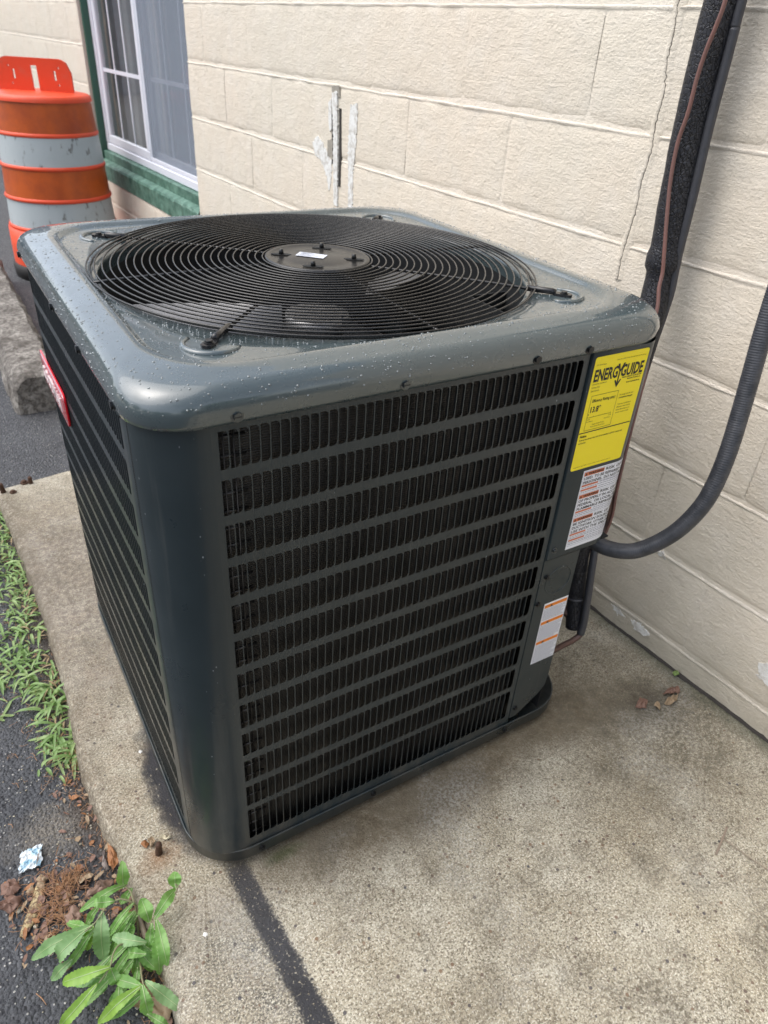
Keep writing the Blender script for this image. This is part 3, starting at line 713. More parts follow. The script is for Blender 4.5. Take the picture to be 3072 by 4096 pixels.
# cabinet panels ------------------------------------------------
ZT,PIT,HS=.8347,.0627,.0486
ROWS=[(ZT-PIT*k,HS) for k in range(11)]+[(.147,.077)]
ZB0,ZB1=.0475,.8445
def louver_panel(name,n,p,u0,ulo,uhi,tf,zb0,curve=None,coarse=False):
    """tf(u,d,z)->world ; u to the right seen from outside, d into the cabinet"""
    mb=MB(); hw=.0110
    def q(a,b,z0,z1): mb.add([tf(a,0,z0),tf(b,0,z0),tf(b,0,z1),tf(a,0,z1)],[(0,1,2,3)])
    u1=u0+p*n
    z_prev=ZB1
    for (zt,h) in ROWS:
        q(u0,u1,zt,z_prev); z_prev=zt-h
    q(u0,u1,zb0,z_prev); q(ulo,u0,zb0,ZB1); q(u1,uhi,zb0,ZB1)
    blades=[]
    for (zt,h) in ROWS:
        zb=zt-h
        for c in range(n):
            a=u0+p*c; b=a+p; hl=a+.0004; hr=hl+hw; r1=.0048; r2=.0052
            inner=[(hl,zb-.0),(hl,zt)]
            arcT=[(hr-r1+r1*math.sin(t*math.pi/6),zt-r1*1.1+r1*1.1*math.cos(t*math.pi/6)) for t in range(4)]
            arcB=[(hr-r2+r2*math.cos(t*math.pi/6),zb+.0065-r2*1.25*math.sin(t*math.pi/6)*1.0) for t in range(4)]
            inn=inner+arcT+arcB
            N_=len(inn); out_=[(a,zb),(a,zt)]+[(b,zt)]*4+[(b,zb)]*4
            vs=[tf(u,0,z) for u,z in inn]+[tf(a,0,zb),tf(a,0,zt),tf(b,0,zt),tf(b,0,zb)]
            om=[N_,N_+1]+[N_+2]*4+[N_+3]*4
            fs=[]
            for i in range(N_):
                j=(i+1)%N_; f=[i,j,om[j]]
                if om[i]!=om[j]: f.append(om[i])
                fs.append(tuple(f))
            mb.add(vs,fs)
            blades.append((hl,zb,zt,h))
    pan=mb.build(name,PAINT,unit,False)
    # a punched louver: lip + blade leaning in and to the right
    def bmesh_for(h):
        m=MB(); rows=[]
        for (du,dd,cut) in ((0,0,0),(.0002,.0006,0),(.0009,.0040,.0012),(.0022,.0080,.0030)):
            rows.append([(du,dd,0+cut),(du,dd,.3*h),(du,dd,.7*h),(du,dd,h-cut)])
        m.rings(rows,closed=False,smooth=True); return m
    return pan,blades,bmesh_for
tf_front=lambda u,d,z:(u,d,z)
NCF,PF=44,.01252
fp,bl,bf=louver_panel('front_panel',NCF,PF,.0835,.0755,.644,tf_front,ZB0)
meshes={}
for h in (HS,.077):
    m=bf(h); meshes[h]=m.mesh('louver',BLADE_SHADED)
order=sorted(bl,key=lambda b:(abs(b[0]-.10)*.9+(ZT-b[2])*.55))
for (u,zb,zt,h) in order[:300]:
    o=bpy.data.objects.new('louver',meshes[h]); C.objects.link(o); o.location=(u,0,zb); o.parent=fp; o.matrix_parent_inverse=wm(fp).inverted()
rest=MB()
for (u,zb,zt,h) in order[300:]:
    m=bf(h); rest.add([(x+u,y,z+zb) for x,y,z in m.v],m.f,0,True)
stuff(rest.build('louver_rows',BLADE_SHADED,fp,False))
NCL=52
tf_left=lambda u,d,z:(d,C0*2-u,z)     # u measured from the far end towards the near corner
uL1=2*C0-.0884; uL0=uL1-PF*NCL
lpn,bl,bf=louver_panel('left_panel',NCL,PF,uL0,.074,2*C0-.0755,tf_left,ZB0)
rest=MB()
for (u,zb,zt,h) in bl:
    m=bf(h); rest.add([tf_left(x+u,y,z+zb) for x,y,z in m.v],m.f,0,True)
stuff(rest.build('louver_rows',BLADE_SHADED,lpn,False))
tf_back=lambda u,d,z:(2*C0-u,2*C0-d,z)
bk,bl,bf=louver_panel('back_panel',NCL,PF,.08,.074,2*C0-.074,tf_back,ZB0)
mb=MB(); mb.box((2*C0-.003,.16,ZB0),(2*C0,2*C0-.074,ZB1)); mb.build('side_panel',PAINT,unit)
# corner posts (near-left one belongs to the front sheet)
def corner(cx,cy,r,a0,a1,z0,z1,name,mat=PAINT,par=unit,n=14):
    mb=MB(); A=[a0+(a1-a0)*i/n for i in range(n+1)]
    zs=[z0+(z1-z0)*i/10 for i in range(11)]
    mb.rings([[(cx+r*math.cos(a),cy+r*math.sin(a),z) for a in A] for z in zs],closed=False,smooth=True); return mb.build(name,mat,par,False)
corner(.0755,.0755,.0755,R_(191.6),R_(270),ZB0,ZB1,'corner_post'); corner(.0755,.0755,.0755,R_(180),R_(190.2),ZB0,ZB1,'panel_edge',n=3); corner(.0755,.0755,.0725,R_(189),R_(193),ZB0,ZB1,'seam_gap',mat=INNER,n=3)
corner(.074,2*C0-.074,.074,R_(90),R_(180),ZB0,ZB1,'corner_post')
corner(2*C0-.074,2*C0-.074,.074,R_(0),R_(90),ZB0,ZB1,'corner_post')
# dark seam at the left edge of the corner sheet
mb=MB(); mb.tube([(-.0016,.0655,.8425),(-.0016,.09,.8425)],.0032,10,caps=True); mb.build('rolled_edge',PAINT,unit); mb=MB(); mb.cyl((-.0016,.0652,.8425),.0026,-.0006,10,axis='Y'); mb.build('hole',INNER,unit)
# coil behind the louvers
mb=MB(); mb.box((.062,.020,.045),(.66,.045,.84)); mb.box((.020,.062,.045),(.045,.76,.84)); mb.box((.062,.75,.045),(.76,.77,.84)); mb.build('coil',COIL,unit)
mb=MB()
for i in range(31):
    z=.055+i*.0254
    mb.tube([(.080,.0195,z),(.122,.0195,z)],.0019,6); 
for x in (.082,.094,.107): mb.tube([(x,.0165,.05),(x,.0165,.835)],.0010,5)
mb.build('coil_tubes',TUBE,unit)
mb=MB(); mb.box((.644,.02,.045),(.648,.3,.84)); mb.box((.648,.296,.045),(2*C0-.004,.30,.84)); mb.build('compartment_wall',INNER,unit)
# base pan
mb=MB(); rs2=[]
for a,r,z in ((H-.01,.080,.021),(H+.001,.090,.021),(H+.0035,.092,.0225),(H+.0035,.092,.0465),(H+.0045,.093,.0485),(H+.003,.092,.0495),(H+.0008,.090,.0485),(H-.002,.080,.041),(H-.2,.05,.041)):
    rs2.append([(x,y,z) for x,y in outline(a,r)])
mb.rings(rs2,smooth=True,cap0=True,cap1=True); mb.build('base_pan',PAINT,unit)
for (x,y) in ((.1,.1),(.7,.1),(.1,.7),(.7,.7)):
    mb=MB(); mb.cyl((x,y,0),.03,.021,16); mb.build('foot_pad',INNER,unit)
# service cover (upper) and lower access panel
mb=MB(); prof=[(.6465,.004),(.6465,-.0030),(.6475,-.0042)]+[(.756,-.0042)]
cxr=.757; 
for i in range(1,9):
    th=-math.pi/2+math.pi/2*i/8; prof.append((cxr+.048*math.cos(th),.0438+.048*math.sin(th)))
prof.append((.805,.16))
zs=[ZB1-.001,.70,.50,.478,.470,.4665]
def cut(x,z): 
    return z
rows=[]
for z in zs:
    r=[]
    for (x,y) in prof:
        zz_=z
        if z<.49 and x>.77: zz_=z+ (x-.77)*.4*(.49-z)/.0235
        r.append((x,y,zz_))
    rows.append(r)
rows.append([(x+(0 if x<.65 else 0),y+.004,z) for (x,y,z) in rows[-1]])
mb.rings(rows,closed=False,smooth=True)
cov=mb.build('service_cover',PAINT,unit)
mb=MB(); P=[(.6445,.052),(.6445,.50),(.728,.50),(.730,.145),(.722,.115),(.655,.058)]
P=[(.6450,.062),(.6450,.50),(.7285,.50),(.7305,.150),(.7270,.118),(.712,.100),(.662,.062)]
mb.add([(x,-.0012,z) for x,z in P]+[(x,.0015,z) for x,z in P],[tuple(range(7))]+[(i,(i+1)%7,(i+1)%7+7,i+7) for i in range(7)]); mb.build('access_panel',PAINT,unit)
mb=MB()  # shallow round knockout embossed on the lower panel
mb.tube([(.690+.030*math.cos(2*math.pi*i/40),-.0012,.408+.030*math.sin(2*math.pi*i/40)) for i in range(40)],.0011,6,closed=True); mb.build('knockout_ring',PAINT,unit)
mb=MB(); mb.box((.7275,.004,.045),(.7295,.16,.46)); mb.box((.7295,.158,.045),(2*C0-.004,.16,.5)); mb.box((.7295,.006,.4625),(2*C0-.006,.158,.466)); mb.build('valve_recess',INNER,unit)
# screws
def screw(x,y,z,axis,mat=STEEL,r=.0052):
    mb=MB(); h=-.0040
    mb.cyl((x,y,z),r*1.45,-.0011,18,axis=axis)
    mb.cyl((x,y,z),r,h,6,axis=axis,smooth=False)
    o=mb.build('screw',mat,unit)
    mb=MB(); d=.0043
    if axis=='Y': mb.box((x-r*.8,y-d,z-.0006),(x+r*.8,y-d+.0006,z+.0006))
    else: mb.box((x-d,y-r*.8,z-.0006),(x-d+.0006,y+r*.8,z+.0006))
    mb.build('slot',SCRB,o)
CF=-.0078
for x in (.105,.322,.534,.632): screw(x,CF+.0015,.853,'Y',STEEL if x<.4 else SCRB)
for y in (.075,.437,.744): screw(CF+.0015,y,.853,'X',SCRB)
screw(CF+.0015,.255,.853,'X',SCRB)
for x in (.103,.324,.636): screw(x,-.004,.035,'Y',SCRB,.004)
for (x,z) in ((.655,.087),(.652,.365),(.659,.425),(.658,.487)): screw(x,-.0046 if z>.48 else -.0012,z,'Y',SCRB if z<.48 else STEEL,.0040)
# badge
by0,by1,bz0,bz1=.552,.772,.600,.668
badge_c=[]
def rrect(y0,y1,z0,z1,r,n=5):
    P=[]
    for (cy,cz,a0) in ((y1-r,z1-r,0),(y0+r,z1-r,90),(y0+r,z0+r,180),(y1-r,z0+r,270)):
        for i in range(n+1):
            a=R_(a0+90*i/n); P.append((cy+r*math.cos(a),cz+r*math.sin(a)))
    return P
mb=MB(); P=rrect(.548,.79,.602,.665,.012)
mb.rings([[(-.0015,y,z) for y,z in P],[(-.0040,y,z) for y,z in P],[(-.0050,C0*0+y*.994+.0040,z*.975+.0159) for y,z in P]],smooth=False,cap1=True)
bdg=mb.build('badge',RED,unit); 
P=rrect(.553,.782,.609,.660,.008); mb=MB(); mb.rings([[(-.0050,y,z) for y,z in P],[(-.0056,y,z) for y,z in P]],smooth=False,cap1=True); mb.build('badge_face',CHR,bdg)
P=rrect(.557,.778,.6125,.6565,.006); mb=MB(); mb.rings([[(-.0056,y,z) for y,z in P],[(-.0060,y,z) for y,z in P]],smooth=False,cap1=True); mb.build('badge_field',RED,bdg)
# ---- text
def textmesh(body,size,bold=0.0,xs=1.0,extr=0.0):
    cu=bpy.data.curves.new('t','FONT'); cu.body=body; cu.size=size; cu.offset=bold; cu.extrude=extr; cu.resolution_u=2
    o=bpy.data.objects.new('t',cu); C.objects.link(o)
    dg=bpy.context.evaluated_depsgraph_get(); me=bpy.data.meshes.new_from_object(o.evaluated_get(dg))
    vs=[(v.co.x*xs,v.co.y,v.co.z) for v in me.vertices]; fs=[tuple(p.vertices) for p in me.polygons]
    bpy.data.objects.remove(o); bpy.data.curves.remove(cu); bpy.data.meshes.remove(me)
    return vs,fs
def fit(mb,body,x0,zb,cap,width,tf,bold=0.0,slant=0,extr=0.0,maxx=None):
    vs,fs=textmesh(body,cap/.72,bold,1,extr)
    if not vs: return
    xm=max(v[0] for v in vs); sx=width/xm if width else 1
    vs=[(v[0]*sx+slant*v[1],v[1],v[2]) for v in vs]
    mb.add([tf(x0+v[0],zb+v[1],v[2]) for v in vs],fs)
mb=MB(); fit(mb,'GOODMAN',0,0,.026,.18,lambda x,z,e:(-.0069-e,.762-x,.621+z),.0004,0,.0008); mb.build('lettering',BWHT,bdg)
# energy label
LX0,LX1,LZ0,LZ1=.6525,.7655,.6445,.8365
mb=MB(); P=[(a,b) for a,b in rrect(LX0,LX1,LZ0,LZ1,.004)]
mb.rings([[(x,-.0042,z) for x,z in P],[(x,-.0046,z) for x,z in P]],smooth=False,cap1=True); lab=mb.build('energy_label',YEL,unit)
tfl=lambda x,z,e:(LX0+x,-.0049,LZ0+z)
mb=MB(); HT=LZ1-LZ0; WD=LX1-LX0
def top(v): return HT-v
fit(mb,'U.S. Government',.004,top(.0135),.0024,.020,tfl)
fit(mb,'Federal law prohibits removal of this label before consumer purchase.',.0455,top(.0105),.0020,.062,tfl)
fit(mb,'ENERG',.0035,top(.0385),.0190,.0500,tfl,.00085)
fit(mb,'GUIDE',.0600,top(.0385),.0190,.0480,tfl,.00085)
def poly(pts): mb.add([tfl(x,z,0) for x,z in pts],[tuple(range(len(pts)))])
poly([(.0505,top(.0170)),(.0545,top(.0170)),(.0585,top(.0290)),(.0585,top(.0480)),(.0560,top(.0480)),(.0560,top(.0300))])
poly([(.0665,top(.0170)),(.0625,top(.0170)),(.0578,top(.0275)),(.0588,top(.0310))])
poly([(.0502,top(.0440)),(.0522,top(.0428)),(.0573,top(.0490)),(.0625,top(.0428)),(.0645,top(.0440)),(.0573,top(.0560))])
fit(mb,'DAIKIN COMFORT TECHNOLOGIES',.066,top(.0425),.0022,.042,tfl,.00008); fit(mb,'MANUFACTURING, L.P.',.078,top(.0462),.0022,.029,tfl,.00008); fit(mb,'Model GLXS4BA4810A',.078,top(.0520),.0022,.029,tfl,.00008)
fit(mb,'Central Air Conditioner',.004,top(.0440),.0026,.030,tfl); fit(mb,'Cooling Only',.004,top(.0495),.0026,.017,tfl); fit(mb,'Split System',.004,top(.0550),.0026,.017,tfl)
def rect(x0,x1,v0,v1): mb.add([tfl(x0,top(v0),0),tfl(x1,top(v0),0),tfl(x1,top(v1),0),tfl(x0,top(v1),0)],[(0,1,2,3)])
rect(.0085,.066,.0620,.0626); rect(.0085,.066,.1205,.1211); rect(.0085,.0090,.062,.1211); rect(.0655,.0660,.062,.1211)
fit(mb,'Efficiency Rating',.0125,top(.0735),.0052,.036,tfl,.0001); fit(mb,'(SEER2)*',.0500,top(.0735),.0034,.012,tfl,.0001)
fit(mb,'13.8*',.0110,top(.0905),.0098,.0235,tfl,.00035)
rect(.010,.0600,.0985,.0991); 
for i in range(5): rect(.0100+i*.01225,.0104+i*.01225,.0968,.0988)
poly([(.0093,top(.0925)),(.0117,top(.0925)),(.0105,top(.0955))])
fit(mb,'13.8',.0095,top(.1030),.0024,.006,tfl); fit(mb,'27.8',.0555,top(.1030),.0024,.006,tfl); fit(mb,'Least Efficient',.0095,top(.1068),.0018,.014,tfl); fit(mb,'Most Efficient',.0475,top(.1068),.0018,.014,tfl)
fit(mb,'Range of Similar Models',.0235,top(.1130),.0022,.026,tfl); fit(mb,'*Seasonal Energy Efficiency Ratio 2',.0205,top(.1168),.0020,.032,tfl)
fit(mb,'For energy cost info, visit',.0705,top(.0720),.0025,.030,tfl); fit(mb,'productinfo.energy.gov',.0705,top(.0768),.0027,.030,tfl,.0001)
for i,t in enumerate(("*Your air conditioner's",'efficiency rating may be','better depending on the','coil your contractor installs.')): fit(mb,t,.0705,top(.0880+.0048*i),.0025,.030,tfl)
rect(0,WD*.985,.1235,.1252)
fit(mb,'Notice',.0035,top(.1325),.0042,.014,tfl,.0002); fit(mb,'Federal law allows this unit to be installed in all U.S. states and',.0035,top(.1382),.0028,.094,tfl,.00005); fit(mb,'territories.',.0035,top(.1437),.0028,.016,tfl,.00005)
fit(mb,'Energy Efficiency Ratio 2 (EER2): * Your air conditioner rating depends on the indoor coil.',.005,top(.1870),.0018,.082,tfl)
stuff(mb.build('print',INK,lab))
# warning label wrapping the cover corner
SX0,SZ0,SZ1=.6850,.4785,.6380
def cov_pt(u,off=.0004):   # arclength along the cover face from x
    x=SX0+u
    if x<=.757: return (x,-.0042-off)
    a=(x-.757)/.048-math.pi/2; return (cxr+(.048+off)*math.cos(a),.0438+(.048+off)*math.sin(a))
mb=MB(); U=[0,.03,.06,.072]+[.072+.005*i for i in range(1,13)]
rows=[[(*cov_pt(u),z) for u in U] for z in (SZ0,SZ1)]
mb.rings(rows,closed=False,smooth=True); wl=mb.build('warning_label',WHT,unit,False)
tfw=lambda x,z,e:(*cov_pt(x,.0007),SZ0+z)
tfw2=lambda x,z,e:(*cov_pt(x,.0010),SZ0+z)
HW=SZ1-SZ0
lines=[('W',.0105,'WARNING','RISK OF FIRE'),('T',.0185,'USED. TO BE REPAIRED ONLY',1.),('T',.0265,'PERSONNEL. DO NOT PUNCT',1.),
 ('S',.0315,0,0),('S2',.0355,0,0),('S',.0400,0,0),('S2',.0440,0,0),
 ('W',.0545,'WARNING','RISK OF FIRE'),('T',.0625,'OF PROPERLY IN ACCORDA',1.),('T',.0705,'FEDERAL  OR LOCAL REGUL',1.),('T',.0785,'FLAMMABLE REFRIGERANT',1.),('S',.0835,0,0),('S2',.0875,0,0),('S2',.0910,0,0),
 ('W',.1015,'WARNING','RISK OF FIRE'),('T',.1095,'BE IGNITION SOURCES SU',1.),('T',.1175,'DUCTWORK. OTHER THAN T',1.),('T',.1255,'USE WITH THE SPECIFIC R',1.),('S',.1305,0,0),('S2',.1345,0,0),('S2',.1380,0,0),('S',.1425,0,0),('S2',.1465,0,0),('S2',.1500,0,0)]
tx=MB(); orr=MB(); gr=MB(); rg=random.Random(5)
def wrect(m,x0,x1,v0,v1,tf=tfw):
    n=max(1,int((x1-x0)/.006)); row=[[tf(x0+(x1-x0)*i/n,HW-v,0) for i in range(n+1)] for v in (v0,v1)]; m.rings(row,closed=False,smooth=False)
def dashes(x0,x1,v):
    x=x0
    while x<x1:
        l=rg.uniform(.003,.008); wrect(gr,x,min(x+l,x1),v-.0019,v-.0007); x+=l+.0011
for k,v,a,b in lines:
    if k=='W':
        wrect(orr,.003,.048,v-.0068,v+.0006)
        fit(tx,a,.0125,HW-v+.0009,.0050,.034,tfw2,.0002); tx.add([tfw2(.0045,HW-v+.0008,0),tfw2(.0095,HW-v+.0008,0),tfw2(.007,HW-v+.0060,0)],[(0,1,2)])
        fit(tx,b,.0515,HW-v+.0005,.0054,.060,tfw,.00015)
    elif k=='T': fit(tx,a,.004,HW-v,.0054,.108,tfw,.00015)
    elif k=='S': wrect(orr,.003,.040,v-.0034,v+.0002); dashes(.044,.128,v)
    else: dashes(.004,.130,v)
for v in (.0022,.0285,.0460,.0928,.1525,): wrect(gr,.0025,.13,v,v+.0004)
wrect(gr,.0022,.0026,.0022,.1528)
stuff(tx.build('print',INK,wl,False)); stuff(orr.build('print_bar',ORG1,wl,False)); stuff(gr.build('fine_print',GREYP,wl,False))
# small warning sticker on the lower panel
mb=MB(); mb.add([(.6700,-.0016,.2030),(.7290,-.0016,.2030),(.7290,-.0016,.3580),(.6700,-.0016,.3580)],[(0,1,2,3)]); sl=mb.build('caution_label',WHT,unit,False)
orr=MB(); gr=MB(); tri=MB()
def sr(m,x0,x1,z0,z1,y=-.0019): m.add([(x0,y,z0),(x1,y,z0),(x1,y,z1),(x0,y,z1)],[(0,1,2,3)])
for z in (.3460,.3045,.2535):
    orr=MB(); sr(orr,.6722,.7270,z,z+.0075); orr.build('print_bar',ORG2,sl,False)
    tri.add([(.686,-.0022,z+.0005),(.6915,-.0022,z+.0005),(.68875,-.0022,z+.0070)],[(0,1,2)])
z=.3420; 
blocks=[(.3420,.3135),(.3010,.2625),(.2500,.2060)]
for zt,zb in blocks:
    z=zt
    while z>zb:
        x=.6728; end=.7262-(rg.random()*.012 if rg.random()<.35 else 0)
        while x<end:
            l=rg.uniform(.002,.006); sr(gr,x,min(x+l,end),z,z+.0010); x+=l+.0008
        z-=.0029
sr(gr,.6715,.7278,.2042,.2045); sr(gr,.6715,.6718,.2042,.355); sr(gr,.7275,.7278,.2042,.355)
stuff(gr.build('fine_print',GREYP,sl,False)); stuff(tri.build('print',INK,sl,False))
# ---------------------------------------------------------------- PIPES AND CABLES
def smooth_path(P,n=8):
    P=[Vector(p) for p in P]; out=[]
    for i in range(len(P)-1):
        p0=P[max(i-1,0)];p1=P[i];p2=P[i+1];p3=P[min(i+2,len(P)-1)]
        for j in range(n):
            t=j/n; out.append(.5*((2*p1)+(p2-p0)*t+(2*p0-5*p1+4*p2-p3)*t*t+(3*p1-p0-3*p2+p3)*t**3))
    out.append(P[-1]); return out
def foam():
    m=M('cracked_foam',rough=.5,spec=.5,col=(.012,.013,.017))
    v=m.co((1,1,.75),'World')
    e=m.vor(170,v,'DISTANCE_TO_EDGE'); e2=m.vor(80,v,'DISTANCE_TO_EDGE')
    m.color(m.mix(m.ramp(e,[(0,0),(.12,1)]),(.004,.004,.005),(.017,.018,.024)))
    m.bump(m.math('MINIMUM',m.math('MULTIPLY',e,6),.6),.9,.0035); m.bump(m.math('MINIMUM',m.math('MULTIPLY',e2,6),.5),.5,.003); m.bump(m.noise(60,4),.4,.003); return m.m
FOAM=foam()
path=smooth_path([(1.055,.262,1.60),(1.055,.259,1.42),(1.055,.2565,1.2871),(1.055,.2571,1.2016),(1.055,.2545,1.1044),(1.055,.2471,.9967),(1.055,.2379,.8934),(1.045,.226,.81),(1.005,.198,.72),(.960,.168,.63),(.930,.148,.545),(.91,.135,.471),(.885,.1215,.3415),(.88,.107,.2739),(.875,.0925,.2174),(.87,.0745,.1546)],8)
ins=tag(MB().build('refrigerant_line',FOAM),'thick black cracked foam insulated refrigerant line running down the block wall','pipe') if False else None
mb=MB(); rad=[]
for i,p in enumerate(path):
    r=.0290
    if p.z<.905: r=.0275
    if .862<p.z<.905: r=.0325
    r+=noise.noise(Vector(p)*30)*.0012
    if p.z<.75: r=.0185+.0105*min(1,max(0,(p.z-.26)/.49))
    if p.z<.285: r=.0180
    rad.append(r)
mb.tube(path,rad,24); ins=mb.build('insulated_pipe',FOAM); tag(ins,'thick black cracked foam insulated line running down the block wall behind the unit','pipe')
TAPE=M('grey_tape',rough=.5,col=(.10,.10,.11)).m
for (z0) in (.275,.205):
    c_=[p for p in path if abs(p.z-z0)<.02][0:2]
    if len(c_)>=1:
        i=path.index(c_[0]); mb=MB(); mb.tube([path[i],path[i]+(path[i+1]-path[i]).normalized()*.004],.0186,24); mb.build('tape_band',TAPE,ins)
CUD=M('dull_copper',rough=.45,metal=.55); CUD.color(CUD.mix(CUD.noise(30,5),(.16,.085,.07),(.10,.085,.08))); CUD=CUD.m
mb=MB(); mb.tube(smooth_path([(.870,.082,.172),(.858,.100,.188),(.835,.106,.192),(.80,.106,.193)],6),.0105,14); mb.build('suction_stub',CUD,ins)
RUB=M('grey_rubber',rough=.45); RUB.color(RUB.mix(RUB.noise(60,4),(.035,.036,.042),(.065,.066,.075))); RUB=RUB.m
mb=MB(); mb.tube(smooth_path([(1.062,.228,1.6),(1.06,.2237,1.2874),(1.06,.2226,1.2469),(1.06,.2216,1.1937),(1.06,.2209,1.1265),(1.06,.2184,1.0676),(1.06,.2144,.993),(1.06,.2121,.8992),(1.06,.2065,.8345),(1.058,.2065,.7894),(1.04,.20,.70),(.99,.165,.58),(.945,.135,.46),(.915,.113,.38),(.893,.088,.3115),(.885,.0745,.262),(.880,.0645,.2155),(.875,.0563,.1811),(.87,.0528,.1533)],6),.0082,12)
lq=mb.build('liquid_line',RUB); tag(lq,'thin dark grey sheathed tube running down right of the foam insulated line','pipe')
mb=MB(); mb.tube(smooth_path([(.871,.0530,.160),(.868,.0528,.150),(.85,.0532,.1418),(.82,.0521,.1413),(.79,.0477,.1454),(.765,.05,.146)],6),.0064,12); mb.build('bare_end',CUD,lq)
CUW=M('copper_brown_wire',rough=.4); CUW.color(CUW.mix(CUW.noise(18,4),(.235,.105,.085),(.14,.085,.075))); CUW=CUW.m
mb=MB(); mb.tube(smooth_path([(1.02,.222,1.55),(1.02,.222,1.36),(1.02,.2233,1.2846),(1.02,.2274,1.2546),(1.02,.2349,1.2192),(1.02,.2391,1.1804),(1.02,.2394,1.1288),(1.02,.2447,1.0838),(1.02,.2404,1.028),(1.02,.2278,.966),(1.02,.2116,.8996),(1.02,.205,.87),(1.015,.200,.845),(1.01,.1882,.8116),(1.0,.180,.77),(.99,.160,.70),(.965,.138,.58),(.946,.119,.47),(.945,.112,.40),(.93,.112,.34),(.90,.115,.32)],6),.0036,10)
cw=mb.build('copper_wire',CUW); tag(cw,'thin reddish brown wire lying on the black insulated line','wire')
mb=MB(); mb.tube(smooth_path([(.93,.14,.53),(.937,.130,.47),(.944,.124,.42),(.946,.120,.385),(.935,.119,.36),(.91,.12,.345)],6),.0085,12); cl=mb.build('copper_loop',CUD); tag(cl,'short bare copper pipe bend peeking out behind the white warning label','pipe')
# flexible conduit
cpts=smooth_path([(.765,.11,.438),(.80,.0685,.434),(.812,.043,.428),(.825,.0165,.424),(.84,-.012,.4300),(.86,-.0302,.4394),(.885,-.0522,.4675),(.905,-.0687,.5024),(.925,-.0796,.5489),(.94,-.080,.5954),(.955,-.0734,.6495),(.97,-.0616,.71),(.98,-.0511,.7733),(.99,-.0402,.8376),(1.0,-.0311,.911),(1.01,-.0247,.9849),(1.02,-.018,1.07),(1.03,-.012,1.2),(1.035,-.01,1.35)],26)
# resample evenly
L=[cpts[0]]; 
for p in cpts[1:]:
    while (p-L[-1]).length>=.00125: L.append(L[-1]+(p-L[-1]).normalized()*.00125)
rad=[.0150+.0007*max(-.4,math.sin(2*math.pi*i/3.4+.5*math.sin(i*.031))*.75) * min(1,max(0.1,(i-40)/220)) for i in range(len(L))]
CND=M('conduit_grey_plastic',rough=.42,spec=.45); CND.color(CND.mix(CND.ramp(CND.noise(40,5,.7),[(.4,0),(.65,1)]),(.032,.035,.042),(.060,.062,.070))); CND.bump(CND.noise(90,4),.3,.0015); CND=CND.m
mb=MB(); mb.tube(L,rad,20); cnd=mb.build('flexible_conduit',CND); tag(cnd,'thick ribbed dark grey flexible conduit curving from the unit up the wall','conduit')
mb=MB(); mb.tube([L[0],L[0]+(L[26]-L[0]).normalized()*.03],.019,6,smooth=False); mb.build('connector_nut',RUB,cnd)
# ---------------------------------------------------------------- TRAFFIC DRUM
DC=(.552,3.955)
drum=empty('traffic_drum',(DC[0],DC[1],AZ),'orange and white striped traffic drum standing by the window','traffic barrel')
def dirt(m,c1,c2,sc,lo=.55,hi=.7,amt=.8):
    a=m.noise(sc,5,.7); col=m.mix(m.math('MULTIPLY',m.ramp(a,[(lo,0),(hi,1)]),amt),c1,c2); m.color(col); return m
ODR=dirt(M('drum_orange_plastic',rough=.42,spec=.4),(.80,.085,.030),(.62,.16,.10),12,.5,.8,.5).m
OREF=dirt(M('orange_reflective_band',rough=.38),(.55,.10,.012),(.36,.060,.014),5,.4,.65,.9).m
wr=M('white_reflective_band',rough=.4); a=wr.noise(9,5,.7); b=wr.ramp(wr.noise(30,5,.7,wr.co((1,1,.35),'World')),[(.60,0),(.66,1)])
wr.color(wr.mix(wr.math('MULTIPLY',b,.8),wr.mix(a,(.40,.45,.46),(.50,.54,.55)),(.12,.11,.10))); WREF=wr.m
BRUB=M('drum_base_rubber',rough=.7,col=(.02,.02,.02)).m
zs_=.856
def dl(prof,name,mat,par=drum,n=56): 
    m=MB(); m.rings([[(DC[0]+r*math.cos(2*math.pi*i/n),DC[1]+r*math.sin(2*math.pi*i/n),z) for i in range(n)] for r,z in prof],smooth=True); return m.build(name,mat,par)
m_=MB(); n=56
prof=[(.246,.838),(.2455,.85),(.240,.862),(.228,.868),(.21,.8685),(.195,.874),(.001,.876)]
m_.rings([[(DC[0]+r*math.cos(2*math.pi*i/n),DC[1]+r*math.sin(2*math.pi*i/n),z) for i in range(n)] for r,z in prof],smooth=True,cap1=True); lid=m_.build('drum_top',ODR,drum)
ZR=[.838,.682,.528,.372,.222]; RR=[(.238,.249),(.252,.262),(.262,.272),(.270,.280)]
for i in range(4):
    r0,r1=RR[i]; dl([(r0,ZR[i]),(r1,ZR[i+1]+.012)],'reflective_band',[OREF,WREF,OREF,WREF][i])
    dl([(r1-.003,ZR[i+1]+.020),(r1+.004,ZR[i+1]+.016),(r1+.007,ZR[i+1]+.008),(r1+.0055,ZR[i+1]),(r1-.002,ZR[i+1]-.003)],'rib',ODR)
dl([(.276,.222),(.292,.216),(.296,.12),(.297,.03)],'lower_body',ODR); dl([(.295,.03),(.305,.025),(.31,0),(.305,AZ),(.1,AZ)],'rubber_base',BRUB)
